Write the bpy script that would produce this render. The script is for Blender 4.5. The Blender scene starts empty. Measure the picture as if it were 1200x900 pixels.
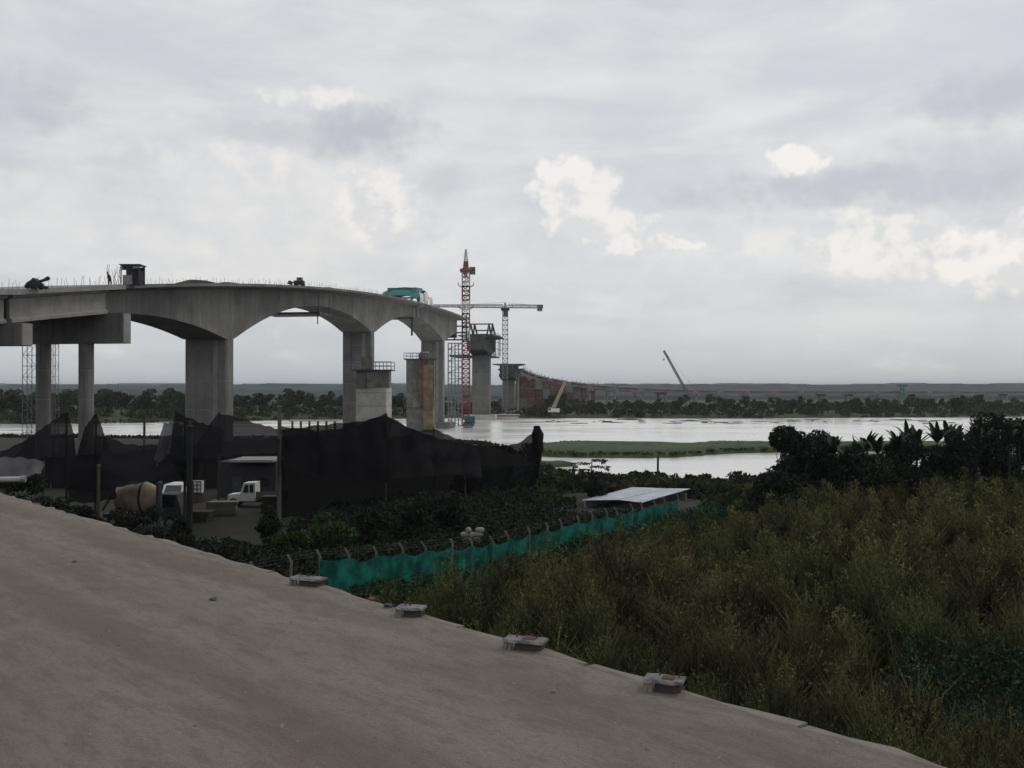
import bpy, bmesh, math, random
import numpy as np
from mathutils import Vector, Matrix

random.seed(7)
RNG = np.random.default_rng(7)
SC = bpy.context.scene
COL = SC.collection
R = math.radians

# ------------------------------------------------------------------ camera
CAMZ = 14.0
cam_d = bpy.data.cameras.new('camera')
cam = bpy.data.objects.new('camera', cam_d)
COL.objects.link(cam)
cam_d.sensor_width = 36.0
cam_d.lens = 36.0 * 1150 / 1200
cam_d.clip_start = 0.1
cam_d.clip_end = 30000
cam.location = (0, 0, CAMZ)
cam.rotation_euler = (R(90 + 0.3), 0, 0)
SC.camera = cam

# ------------------------------------------------------------------ view
SC.view_settings.view_transform = 'Standard'
SC.view_settings.look = 'None'
SC.view_settings.gamma = 1
SC.view_settings.use_curve_mapping = False
SC.view_settings.exposure = 0.0
SC.cycles.max_bounces = 6
SC.cycles.transparent_max_bounces = 12
SC.cycles.volume_bounces = 0

# ------------------------------------------------------------------ world: hazy cloudy sky
SUN_EL, SUN_AZ = 48.0, 62.0        # degrees; azimuth clockwise from the view direction (+Y)
W = bpy.data.worlds.new('World')
SC.world = W
W.use_nodes = True
WT = W.node_tree
WT.nodes.clear()
W.cycles.sampling_method = 'MANUAL'
W.cycles.sample_map_resolution = 512


class NG:
    """tiny node-graph helper"""
    def __init__(self, tree):
        self.t = tree

    def n(self, typ, **kw):
        nd = self.t.nodes.new(typ)
        for k, v in kw.items():
            setattr(nd, k, v)
        return nd

    def put(self, sock, v):
        if v is None:
            return
        if isinstance(v, bpy.types.NodeSocket):
            self.t.links.new(v, sock)
        elif isinstance(v, (tuple, list)):
            sock.default_value = tuple(v) if len(v) != 3 or sock.type != 'RGBA' else (*v, 1)
        else:
            sock.default_value = v

    def math(self, op, a, b=None, c=None, clamp=False):
        m = self.n('ShaderNodeMath', operation=op, use_clamp=clamp)
        self.put(m.inputs[0], a)
        self.put(m.inputs[1], b)
        if c is not None:
            self.put(m.inputs[2], c)
        return m.outputs[0]

    def noise(self, vec, scale, detail=4, rough=0.55, out='Fac', dist=0):
        m = self.n('ShaderNodeTexNoise')
        self.put(m.inputs['Vector'], vec)
        m.inputs['Scale'].default_value = scale
        m.inputs['Detail'].default_value = detail
        m.inputs['Roughness'].default_value = rough
        m.inputs['Distortion'].default_value = dist
        return m.outputs[out]

    def mapping(self, vec, scale=(1, 1, 1), rot=(0, 0, 0), loc=(0, 0, 0)):
        m = self.n('ShaderNodeMapping')
        self.put(m.inputs['Vector'], vec)
        m.inputs['Scale'].default_value = scale
        m.inputs['Rotation'].default_value = rot
        m.inputs['Location'].default_value = loc
        return m.outputs[0]

    def smooth(self, v, a, b, lo=0.0, hi=1.0):
        m = self.n('ShaderNodeMapRange', interpolation_type='SMOOTHSTEP')
        self.put(m.inputs['Value'], v)
        m.inputs['From Min'].default_value = a
        m.inputs['From Max'].default_value = b
        m.inputs['To Min'].default_value = lo
        m.inputs['To Max'].default_value = hi
        return m.outputs[0]

    def mix(self, fac, a, b):
        m = self.n('ShaderNodeMix', data_type='RGBA')
        self.put(m.inputs['Factor'], fac)
        self.put(m.inputs['A'] if False else m.inputs[6], a)
        self.put(m.inputs[7], b)
        return m.outputs[2]

    def sep(self, v):
        m = self.n('ShaderNodeSeparateXYZ')
        self.put(m.inputs[0], v)
        return m.outputs


g = NG(WT)
tc = g.n('ShaderNodeTexCoord')
dirv = tc.outputs['Generated']
dx, dy, dz = g.sep(dirv)
az0 = g.math('ARCTAN2', dx, dy)
el0 = g.math('ARCSINE', dz)
wa = g.sep(g.noise(dirv, 11, 5, 0.6, 'Color'))
wb = g.sep(g.noise(dirv, 46, 6, 0.68, 'Color'))
az = g.math('MULTIPLY_ADD', g.math('SUBTRACT', wa[0], 0.5), 0.085,
            g.math('MULTIPLY_ADD', g.math('SUBTRACT', wb[0], 0.5), 0.022, az0))
el = g.math('MULTIPLY_ADD', g.math('SUBTRACT', wa[1], 0.5), 0.050,
            g.math('MULTIPLY_ADD', g.math('SUBTRACT', wb[1], 0.5), 0.020, el0))


def lobes(scale):
    vn = g.n('ShaderNodeTexVoronoi', feature='F1')
    g.put(vn.inputs['Vector'], dirv)
    vn.inputs['Scale'].default_value = scale
    return vn.outputs['Distance']


puff = g.math('ADD', g.math('MULTIPLY', g.math('SUBTRACT', lobes(34), .60), .62), g.math('MULTIPLY', g.math('SUBTRACT', lobes(85), .58), .36))


def blob(px, py, rx, ry, soft=0.5):
    """elliptical cloud mask in azimuth/elevation; given through its bearing"""
    a, e = math.atan((px - 600) / 1150), math.atan((456 - py) / 1150)
    u = g.math('MULTIPLY', g.math('SUBTRACT', az, a), 1150 / rx)
    v = g.math('MULTIPLY', g.math('SUBTRACT', el, e), 1150 / ry)
    d = g.math('SQRT', g.math('ADD', g.math('MULTIPLY', u, u), g.math('MULTIPLY', v, v)))
    d = g.math('ADD', d, puff)
    return g.smooth(d, 1.0 + soft * 0.5, 1.0 - soft, 0, 1)


def blobmax(lst):
    out = None
    for b in lst:
        m = g.math('MULTIPLY', blob(*b[:5]), b[5])
        out = m if out is None else g.math('MAXIMUM', out, m)
    return out


sky = g.n('ShaderNodeTexSky', sky_type='NISHITA')
sky.sun_disc = False
sky.sun_elevation = R(SUN_EL)
sky.sun_rotation = R(SUN_AZ)
sky.dust_density = 3.0
streak = g.noise(g.mapping(dirv, (1, 1, 4.5)), 4.2, 6, 0.55, dist=0.4)
fine = g.noise(g.mapping(dirv, (1, 1, 2.2)), 13, 5, 0.55)
sv = g.smooth(g.math('MULTIPLY_ADD', fine, 0.35, g.math('MULTIPLY', streak, 0.8)), 0.38, 0.80)
base = g.mix(sv, (5.15, 5.25, 5.5), (6.6, 6.55, 6.55))
# blue-grey air low over the horizon, the same all round
base = g.mix(g.smooth(el0, 0.10, 0.0, 0, 0.75), base, (4.75, 5.05, 5.3))
# scattered grey stratus shreds everywhere
st = g.smooth(g.noise(g.mapping(dirv, (1, 1, 6)), 3.1, 5, 0.5), 0.56, 0.72, 0, 0.45)
base = g.mix(st, base, (4.7, 4.75, 5.0))
# the large soft bank and the sunlit heaps
veil = blobmax([(330, 270, 190, 105, .40, .75), (140, 270, 130, 60, .6, .5), (480, 320, 120, 60, .6, .45)])
base = g.mix(veil, base, g.mix(g.smooth(g.math('ADD', fine, g.math('MULTIPLY', puff, -.25)), .35, .68), (6.1, 6.1, 6.1), (6.85, 6.7, 6.5)))
dark = blobmax([(425, 158, 66, 34, .8, .85), (330, 165, 100, 18, .8, .45), (1050, 232, 230, 20, .8, .7),
                (1150, 222, 120, 34, .9, .5), (1180, 150, 90, 26, .9, .75), (30, 150, 70, 30, .9, .55),
                (520, 215, 40, 22, .9, .45), (1050, 275, 30, 20, .9, .4), (700, 330, 260, 22, .9, .25)])
base = g.mix(dark, base, (4.1, 4.2, 4.55))
heap = blobmax([(652, 204, 36, 26, .25, 1), (676, 232, 44, 34, .3, .92), (700, 268, 54, 24, .3, .9), (728, 284, 70, 9, .3, .95), (800, 287, 30, 6, .35, .9),
                (768, 258, 20, 9, .5, .7), (936, 196, 28, 18, .3, 1), (1020, 300, 74, 34, .4, .85), (1165, 312, 72, 40, .35, 1),
                (1100, 290, 90, 26, .7, .6), (440, 240, 44, 46, .4, .9), (300, 205, 60, 22, .5, .55), (375, 118, 55, 12, .5, .8), (1010, 320, 40, 18, .5, .7),
                (900, 285, 110, 18, .8, .45)])
generic = g.smooth(g.noise(g.mapping(dirv, (1, 1, 2.4), loc=(3.1, 1.7, 0.2)), 5.2, 6, 0.58), 0.60, 0.72, 0, 0.6)
heap = g.math('MAXIMUM', heap, g.math('MULTIPLY', generic, 0.7))
# billows: lit on the side towards the sun, grey away from it
sh1 = g.noise(dirv, 24, 5, .6)
sh2 = g.noise(g.mapping(dirv, loc=(.011, 0, .016)), 24, 5, .6)
lit = g.smooth(g.math('ADD', g.math('MULTIPLY', g.math('SUBTRACT', sh1, sh2), 2.2), g.math('MULTIPLY', puff, -.30)), -.22, .22)
heapcol = g.mix(lit, (6.15, 6.1, 6.1), (7.7, 7.4, 7.0))
base = g.mix(heap, base, heapcol)
final = g.mix(0.90, sky.outputs[0], base)
bg = g.n('ShaderNodeBackground')
g.put(bg.inputs['Color'], final)
bg.inputs['Strength'].default_value = 0.125
wo = g.n('ShaderNodeOutputWorld')
WT.links.new(bg.outputs[0], wo.inputs[0])

# ------------------------------------------------------------------ sun (veiled by cloud)
sun_d = bpy.data.lights.new('sun', 'SUN')
sun_d.energy = 0.55
sun_d.angle = R(14)
sun_d.color = (1.0, 0.95, 0.87)
sun = bpy.data.objects.new('sun', sun_d)
COL.objects.link(sun)
_sd = Vector((math.sin(R(SUN_AZ)) * math.cos(R(SUN_EL)), math.cos(R(SUN_AZ)) * math.cos(R(SUN_EL)), math.sin(R(SUN_EL))))
sun.rotation_euler = (-_sd).to_track_quat('-Z', 'Y').to_euler()
sun.location = (60, 20, 120)

# ================================================================== materials
MATS = {}


def mat(name, col, rough=0.85, var=0.25, scale=1.0, detail=5, col2=None, bump=0.0, bscale=None, metal=0.0,
        stretch=(1, 1, 1), island=0.0, tint=False, spec=0.3, trans=0.0, streaks=0.0, clear=0.0):
    """procedural principled material: two-tone noise, optional vertical streaks, bump, tint attribute, leaf translucency"""
    if name in MATS:
        return MATS[name]
    m = bpy.data.materials.new(name)
    m.use_nodes = True
    t = m.node_tree
    t.nodes.clear()
    q = NG(t)
    out = q.n('ShaderNodeOutputMaterial')
    bs = q.n('ShaderNodeBsdfPrincipled')
    tcn = q.n('ShaderNodeTexCoord')
    geo = q.n('ShaderNodeNewGeometry')
    pos = geo.outputs['Position']
    v = q.mapping(pos, stretch)
    nz = q.noise(v, scale, detail, 0.6)
    c2 = col2 if col2 else tuple(c * (1 - var) for c in col)
    c1 = tuple(min(c * (1 + var * 0.6), 1) for c in col) if not col2 else col
    cc = q.mix(q.smooth(nz, 0.32, 0.68), c2, c1)
    if streaks:
        s2 = q.noise(q.mapping(pos, (1.3, 1.3, 0.06)), 1.2, 4, 0.6)
        cc = q.mix(q.smooth(s2, 0.50, 0.72, 0, streaks), cc, tuple(c * 0.45 for c in col))
    if island:
        hs = q.n('ShaderNodeHueSaturation')
        q.put(hs.inputs['Color'], cc)
        oi = q.n('ShaderNodeObjectInfo')
        q.put(hs.inputs['Value'], q.math('MULTIPLY_ADD', oi.outputs['Random'], 2 * island, 1 - island))
        cc = hs.outputs[0]
    if tint:
        at = q.n('ShaderNodeAttribute', attribute_name='tint')
        mm = q.n('ShaderNodeMix', data_type='RGBA', blend_type='MULTIPLY')
        mm.inputs[0].default_value = 1.0
        q.put(mm.inputs[6], cc)
        q.put(mm.inputs[7], at.outputs['Color'])
        cc = mm.outputs[2]
    q.put(bs.inputs['Base Color'], cc)
    bs.inputs['Roughness'].default_value = rough
    bs.inputs['Metallic'].default_value = metal
    bs.inputs['Specular IOR Level'].default_value = spec
    if bump:
        bp = q.n('ShaderNodeBump')
        bp.inputs['Strength'].default_value = bump
        bp.inputs['Distance'].default_value = 0.05
        q.put(bp.inputs['Height'], q.noise(v, bscale or scale * 6, 5, 0.65))
        t.links.new(bp.outputs[0], bs.inputs['Normal'])
    sh = bs.outputs[0]
    if trans:
        tr = q.n('ShaderNodeBsdfTranslucent')
        q.put(tr.inputs['Color'], cc)
        mx = q.n('ShaderNodeMixShader')
        mx.inputs[0].default_value = trans
        t.links.new(sh, mx.inputs[1])
        t.links.new(tr.outputs[0], mx.inputs[2])
        sh = mx.outputs[0]
    if clear:
        tp = q.n('ShaderNodeBsdfTransparent')
        mx = q.n('ShaderNodeMixShader')
        mx.inputs[0].default_value = clear
        t.links.new(sh, mx.inputs[1])
        t.links.new(tp.outputs[0], mx.inputs[2])
        sh = mx.outputs[0]
    t.links.new(sh, out.inputs[0])
    MATS[name] = m
    return m


CONC = mat('concrete', (.160, .158, .150), .9, .22, .22, 6, bump=.25, bscale=2.0, island=.17, streaks=.65)
CONC_PALE = mat('pale_concrete', (.40, .385, .36), .9, .18, .5, 6, bump=.25, bscale=3, streaks=.3)
CONC_EDGE = mat('concrete_edge', (.235, .23, .215), .9, .2, .4, 6, streaks=.3)
FORMWORK = mat('formwork_ply', (.16, .115, .065), .85, .35, .5, 5, island=.25)
FORM_GREY = mat('formwork_grey', (.13, .13, .115), .8, .3, .6, 5, island=.25)
RUST = mat('rusty_panels', (.115, .062, .050), .9, .35, .35, 5, island=.25)
STEEL = mat('dark_steel', (.05, .052, .055), .6, .3, 1.5, metal=.4, spec=.4)
STEEL_GREY = mat('grey_steel', (.20, .21, .22), .55, .25, 1.2, metal=.3)
RED = mat('crane_red', (.20, .055, .05), .6, .25, .8)
CR_WHITE = mat('crane_white', (.40, .39, .38), .6, .15, .8)
TEAL = mat('traveller_teal', (.022, .15, .14), .55, .25, .7)
GREEN_P = mat('cabin_green', (.03, .17, .10), .5, .2, 1)
CREAM = mat('boom_cream', (.42, .37, .28), .6, .2, .8)
REBAR = mat('rebar_rust', (.085, .055, .04), .85, .3, 3)
WHITE = mat('white_paint', (.62, .62, .60), .4, .12, 1.5, spec=.5)
BEIGE = mat('beige_drum', (.60, .53, .45), .6, .2, 1.2, col2=(.36, .29, .22))
GLASS = mat('vehicle_glass', (.02, .025, .028), .08, .2, 1, spec=.6)
RUBBER = mat('rubber', (.02, .02, .02), .9, .2, 4)
NET = mat('shade_net', (.0070, .0070, .0082), .95, .4, .55, 5, spec=.03, clear=.07)
NET2 = mat('shade_net_grey', (.045, .045, .048), .95, .3, .5, 5, spec=.05, clear=.10)
TARP = mat('grey_tarp', (.075, .075, .08), .7, .3, .5)
GMESH = mat('green_mesh', (.012, .135, .102), .9, .6, 1.1, 4, spec=.1, trans=.25, clear=.08)
POSTC = mat('post_concrete', (.15, .135, .12), .9, .3, 4)
WOOD = mat('old_wood', (.055, .047, .038), .9, .35, 2.5, stretch=(1, 1, .15))
ROOFM = mat('zinc_roof', (.42, .47, .50), .45, .18, .8, metal=.25)
WALLG = mat('grey_wall', (.22, .22, .21), .9, .2, .7, streaks=.4)
DARKC = mat('dark_cloth', (.03, .03, .035), .9, .3, 5)
SKIN = mat('skin', (.17, .10, .07), .7, .1, 6)
HIVIS = mat('vest', (.20, .10, .03), .8, .15, 4)
YEL = mat('machine_dark_yellow', (.16, .11, .03), .6, .3, 2)
LEAF_FAR = mat('far_foliage', (.030, .047, .026), .9, .5, .12, 4, island=.35, spec=.1, trans=.15)
LEAF_FAR2 = mat('far_scrub', (.038, .041, .024), .9, .5, .05, 4, tint=True, spec=.1, trans=.15)
BARK = mat('bark', (.06, .05, .04), .95, .3, 1.5, stretch=(1, 1, .2))
WEED = mat('weed_leaf', (.078, .075, .041), .9, .35, .5, 4, tint=True, spec=.08, trans=.2)
CREEP = mat('creeper_leaf', (.020, .058, .022), .75, .4, .9, 4, tint=True, spec=.2, trans=.2)
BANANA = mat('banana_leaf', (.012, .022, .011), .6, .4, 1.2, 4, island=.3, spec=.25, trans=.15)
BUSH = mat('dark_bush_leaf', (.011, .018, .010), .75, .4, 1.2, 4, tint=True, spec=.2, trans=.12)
BUSH_G = mat('green_shrub_leaf', (.030, .060, .014), .7, .4, 1.2, 4, tint=True, spec=.2, trans=.2)


# ================================================================== mesh builder
class MB:
    def __init__(self):
        self.v, self.f = [], []

    def add(self, vs, fs):
        o = len(self.v)
        self.v += [tuple(p) for p in vs]
        self.f += [tuple(i + o for i in q) for q in fs]
        return self

    def box(self, c, s, rz=0.0):
        cx, cy, cz = c
        hx, hy, hz = s[0] / 2, s[1] / 2, s[2] / 2
        ca, sa = math.cos(rz), math.sin(rz)
        vs = []
        for z in (-hz, hz):
            for x, y in ((-hx, -hy), (hx, -hy), (hx, hy), (-hx, hy)):
                vs.append((cx + x * ca - y * sa, cy + x * sa + y * ca, cz + z))
        return self.add(vs, [(3, 2, 1, 0), (4, 5, 6, 7), (0, 1, 5, 4), (1, 2, 6, 5), (2, 3, 7, 6), (3, 0, 4, 7)])

    def rings(self, rs, cap=True, closed=True):
        n = len(rs[0])
        o = len(self.v)
        for r in rs:
            self.v += [tuple(p) for p in r]
        for i in range(len(rs) - 1):
            for j in range(n if closed else n - 1):
                k = (j + 1) % n
                self.f.append((o + i * n + j, o + i * n + k, o + (i + 1) * n + k, o + (i + 1) * n + j))
        if cap:
            self.f.append(tuple(o + j for j in reversed(range(n))))
            self.f.append(tuple(o + (len(rs) - 1) * n + j for j in range(n)))
        return self

    def tube(self, p, q, r0, r1=None, n=8, rot=0.0):
        p, q = Vector(p), Vector(q)
        r1 = r0 if r1 is None else r1
        d = (q - p).normalized()
        a = d.orthogonal().normalized() if abs(d.z) < .99 else Vector((1, 0, 0))
        if abs(d.z) < .99:
            a = Vector((0, 0, 1)).cross(d).normalized()
        b = d.cross(a)
        rs = []
        for c, r in ((p, r0), (q, r1)):
            rs.append([c + a * (r * math.cos(rot + 2 * math.pi * k / n)) + b * (r * math.sin(rot + 2 * math.pi * k / n)) for k in range(n)])
        return self.rings(rs)

    def bar(self, p, q, w, h=None):
        """square-section bar"""
        h = w if h is None else h
        p, q = Vector(p), Vector(q)
        d = (q - p).normalized()
        a = Vector((0, 0, 1)).cross(d).normalized() if abs(d.z) < .99 else Vector((1, 0, 0))
        b = d.cross(a)
        rs = [[c + a * (sx * w / 2) + b * (sy * h / 2) for sx, sy in ((-1, -1), (1, -1), (1, 1), (-1, 1))] for c in (p, q)]
        return self.rings(rs)

    def poly(self, pts, r, n=5):
        for a, b in zip(pts[:-1], pts[1:]):
            self.tube(a, b, r, r, n)
        return self

    def sheet(self, grid):
        h, w = len(grid), len(grid[0])
        o = len(self.v)
        for row in grid:
            self.v += [tuple(p) for p in row]
        for i in range(h - 1):
            for j in range(w - 1):
                self.f.append((o + i * w + j, o + i * w + j + 1, o + (i + 1) * w + j + 1, o + (i + 1) * w + j))
        return self

    def lathe(self, prof, c, axis='Z', n=16):
        """prof: list of (offset along axis, radius)"""
        rs = []
        for h, r in prof:
            ring = []
            for k in range(n):
                u, v = r * math.cos(2 * math.pi * k / n), r * math.sin(2 * math.pi * k / n)
                if axis == 'Z':
                    ring.append((c[0] + u, c[1] + v, c[2] + h))
                elif axis == 'X':
                    ring.append((c[0] + h, c[1] + u, c[2] + v))
                else:
                    ring.append((c[0] + v, c[1] + h, c[2] + u))
            rs.append(ring)
        return self.rings(rs)

    def build(self, name, m, parent=None, smooth=False):
        off = wloc(parent)
        me = bpy.data.meshes.new(name)
        me.from_pydata([(x - off[0], y - off[1], z - off[2]) for x, y, z in self.v], [], self.f)
        me.materials.append(m)
        if smooth:
            me.polygons.foreach_set('use_smooth', [True] * len(me.polygons))
        me.update()
        return link(name, me, parent)


WL = {}


def wloc(o):
    return WL.get(o.name, (0, 0, 0)) if o is not None else (0, 0, 0)


def link(name, data, parent=None):
    o = bpy.data.objects.new(name, data)
    COL.objects.link(o)
    if parent is not None:
        o.parent = parent
        WL[o.name] = wloc(parent)
    return o


def tag(o, label=None, cat=None, group=None, kind=None):
    if label:
        o['label'] = label
    if cat:
        o['category'] = cat
    if group:
        o['group'] = group
    if kind:
        o['kind'] = kind
    return o


def thing(name, label, cat, loc, group=None):
    o = bpy.data.objects.new(name, None)
    o.empty_display_size = .3
    COL.objects.link(o)
    o.location = loc
    WL[o.name] = tuple(loc)
    return tag(o, label, cat, group)


def np_mesh(name, verts, faces, m, parent=None, tint=None):
    """verts (n,3) float, faces (k,4) int; tint (n,3)"""
    me = bpy.data.meshes.new(name)
    off = np.array(wloc(parent))
    verts = np.asarray(verts, dtype=np.float32) - off.astype(np.float32)
    faces = np.asarray(faces, dtype=np.int32)
    me.vertices.add(len(verts))
    me.vertices.foreach_set('co', verts.ravel())
    k, c = faces.shape
    me.loops.add(k * c)
    me.loops.foreach_set('vertex_index', faces.ravel())
    me.polygons.add(k)
    me.polygons.foreach_set('loop_start', np.arange(0, k * c, c, dtype=np.int32))
    me.polygons.foreach_set('loop_total', np.full(k, c, dtype=np.int32))
    me.update(calc_edges=True)
    if tint is not None:
        at = me.color_attributes.new('tint', 'FLOAT_COLOR', 'POINT')
        rgba = np.ones((len(verts), 4), dtype=np.float32)
        rgba[:, :3] = tint
        at.data.foreach_set('color', rgba.ravel())
    me.materials.append(m)
    me.validate()
    return link(name, me, parent)


def P(x, y, d):
    """bearing (in the photograph's grid) and distance ahead -> a point of the place"""
    return ((x - 600) / 1150 * d, d, CAMZ + (456 - y) / 1150 * d)


def sstep(a, b, x):
    t = np.clip((np.asarray(x, dtype=float) - a) / (b - a), 0, 1)
    return t * t * (3 - 2 * t)


_ph = RNG.uniform(0, 6.28, (8, 2))
_fr = RNG.normal(0, 1, (8, 2))


def wob(x, y, s):
    """cheap smooth 2-D noise, about -1..1"""
    o = 0
    for k in range(8):
        o = o + np.sin((_fr[k, 0] * x + _fr[k, 1] * y) / s * 2.2 + _ph[k, 0])
    return o / 4.0


# ================================================================== the setting: ground, river, banks
EYE = 2.4
DECKZ = CAMZ - EYE
E0 = np.array((0.94, 8.34))                 # a point of the ramp's right edge
ED = np.array((-.664, .748))                # its direction, away to the left
EN = np.array((.748, .664))                 # its normal, out over the field


def edge_s(x, y):
    return (x - E0[0]) * EN[0] + (y - E0[1]) * EN[1]


def shore_y(x):
    """distance ahead at which the near bank meets the river, by X"""
    x = np.asarray(x, dtype=float)
    return np.interp(x, [-400, -150, -70, -20, -6, 2, 6, 12, 30, 60, 120, 300],
                     [275, 272, 262, 250, 236, 205, 160, 150, 149, 151, 158, 175])


def ground_h(x, y):
    x = np.asarray(x, dtype=float)
    y = np.asarray(y, dtype=float)
    h = 3.4 + 1.1 * sstep(4, 34, x) * sstep(110, 70, y) + 0.7 * sstep(62, 42, y)
    h = h + wob(x, y, 9) * .22 + wob(x, y, 3) * .05
    sh = shore_y(x) + wob(x, y * .2, 7) * 2.0
    d = sh - y
    h = np.where(d < 60, h * (0.34 + .66 * sstep(6, 60, d)), h)
    h = np.where(d < 8, -1.2 + (h + 1.2) * sstep(-4, 8, d), h)
    s = edge_s(x, y)
    bank = np.where(s > 0, DECKZ - .5 - .55 * np.maximum(s - .25, 0), DECKZ - .5)
    bank = np.where(s < -14, DECKZ - .5 + .55 * (s + 14), bank)
    return np.maximum(h, bank)


def grid_mesh(name, xs, ys, hf, m, kind='structure'):
    gx, gy = np.meshgrid(xs, ys)
    gz = hf(gx, gy)
    v = np.stack([gx.ravel(), gy.ravel(), gz.ravel()], 1)
    nx, ny = len(xs), len(ys)
    i = (np.arange(ny - 1)[:, None] * nx + np.arange(nx - 1)[None, :]).ravel()
    f = np.stack([i, i + 1, i + nx + 1, i + nx], 1)
    o = np_mesh(name, v, f, m)
    o.data.polygons.foreach_set('use_smooth', [True] * len(o.data.polygons))
    return tag(o, kind=kind)


SOIL = mat('river_soil', (.022, .020, .015), .95, .45, .25, 6, col2=(.013, .016, .009), bump=.6, bscale=2)
MUD = mat('riverbed_mud', (.06, .05, .035), .95, .3, .05)
BANKM = mat('grassy_bank', (.040, .047, .022), .95, .4, .12, 6, col2=(.018, .030, .013), bump=.5, bscale=.8)

xs = np.concatenate([np.arange(-420, -70, 8.0), np.arange(-70, 70, 1.6), np.arange(70, 420, 8.0)])
ys = np.concatenate([np.arange(-40, 0, 4.0), np.arange(0, 130, 1.6), np.arange(130, 300, 3.0)])
grid_mesh('ground', xs, ys, ground_h, SOIL)

# the bed of the river, out to the horizon
tag(MB().sheet([[(-16000, -3000, -1.6), (16000, -3000, -1.6)], [(-16000, 20000, -1.6), (16000, 20000, -1.6)]]).build('riverbed', MUD), kind='structure')

# water
WAT = bpy.data.materials.new('river_water')
WAT.use_nodes = True
q = NG(WAT.node_tree)
bs = WAT.node_tree.nodes['Principled BSDF']
geo = q.n('ShaderNodeNewGeometry')
pos = geo.outputs['Position']
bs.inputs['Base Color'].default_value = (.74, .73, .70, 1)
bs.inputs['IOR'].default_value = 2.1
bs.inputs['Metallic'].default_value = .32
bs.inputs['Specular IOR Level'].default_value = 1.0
calm = q.noise(q.mapping(pos, (.35, 1, 1)), .035, 4, .6)
q.put(bs.inputs['Roughness'], q.smooth(calm, .38, .62, .16, .30))
bp = q.n('ShaderNodeBump')
q.put(bp.inputs['Strength'], q.smooth(calm, .4, .6, .10, .35))
bp.inputs['Distance'].default_value = .10
q.put(bp.inputs['Height'], q.noise(q.mapping(pos, (.6, 1, 1)), .9, 4, .6))
WAT.node_tree.links.new(bp.outputs[0], bs.inputs['Normal'])
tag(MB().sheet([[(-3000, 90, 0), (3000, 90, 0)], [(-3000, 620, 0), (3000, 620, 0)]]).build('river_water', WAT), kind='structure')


def far_shore(x):
    return np.interp(np.asarray(x, float), [-600, -205, -95, -20, 16, 120, 262, 700], [380, 392, 446, 480, 472, 470, 500, 540])


def far_h(x, y):
    d = y - far_shore(x) - wob(x, y * .1, 16) * 2.5
    h = -1.5 + 3.0 * sstep(-4, 5, d) + 1.6 * sstep(5, 120, d) + wob(x, y, 30) * .4
    return h


xs = np.concatenate([np.linspace(-12000, -620, 24), np.arange(-600, 700, 7.0), np.linspace(720, 12000, 24)])
ys = np.concatenate([np.arange(372, 560, 4.0), np.arange(560, 1000, 20), np.linspace(1050, 16000, 26)])
grid_mesh('far_bank', xs, ys, far_h, BANKM)

# green spit and islets in the lagoon
def islet(name, outline, top, m, seed):
    """low grassy bank from a closed outline (X,Y) with a rounded crest"""
    n = len(outline)
    pts = []
    for i in range(n):
        a, b = np.array(outline[i]), np.array(outline[(i + 1) % n])
        for k in range(10):
            pts.append(a + (b - a) * k / 10)
    pts = np.array(pts)
    pts = (np.roll(pts, 2, 0) + np.roll(pts, 1, 0) + pts + np.roll(pts, -1, 0) + np.roll(pts, -2, 0)) / 5
    pts[:, 1] += wob(pts[:, 0] * 1.0 + seed, pts[:, 1], 4) * .9
    c = pts.mean(0)
    rs = []
    for s, z in ((1.05, -1.0), (1.0, .05), (.93, top * .55), (.8, top * .9), (.5, top), (.15, top * 1.05)):
        rs.append([(c[0] + (p[0] - c[0]) * (1 - (1 - s) * .35), c[1] + (p[1] - c[1]) * s, z + (wob(p[0], p[1], 2.5) * .12 if s < 1 else 0)) for p in pts])
    o = MB().rings(rs).build(name, m, smooth=True)
    return tag(o, kind='structure')


spit_pts = [(2, 232), (14, 246), (30, 240), (40, 232), (52, 246), (75, 240), (105, 243), (128, 236), (105, 222), (70, 219), (48, 214), (32, 199), (12, 200), (4, 205)]
SPITM = mat('spit_grass_base', (.050, .066, .027), .95, .35, .3, 6, col2=(.034, .050, .020), bump=.4, bscale=2)
islet('spit', spit_pts, 1.5, SPITM, 0)
islet('islet', [(1, 176), (4, 186), (10, 181), (11.5, 178), (8, 176), (3, 172)], .8, SPITM, 3)

# distant wooded rise along the horizon
HILL = mat('distant_wood', (.030, .048, .046), .95, .4, .01, 4)


def ridge(name, y0, x0, x1, hb, amp, seed, n=400):
    xs_ = np.linspace(x0, x1, n)
    hz = hb + amp * (.6 * wob(xs_, xs_ * 0 + seed, 420) + .4 * wob(xs_, xs_ * 0 + seed * 2, 90) + .45 * wob(xs_, xs_ * 0 + seed, 34))
    rows = []
    for dyy, f in ((0, -.05), (10, .55), (60, 1.0), (400, 1.05), (900, .3)):
        rows.append([(x, y0 + dyy, max(f * h, -1.0) + (.8 if f < .1 else 0)) for x, h in zip(xs_, hz)])
    return tag(MB().sheet(rows).build(name, HILL, smooth=False), kind='structure')


ridge('distant_rise', 3600, -5200, 5200, 31, 7, 11, 700)
ridge('middle_rise', 1900, -2600, 2600, 22, 4, 5, 600)
ridge('near_rise', 1010, -1500, 1500, 12.5, 2.2, 8, 700)

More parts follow.
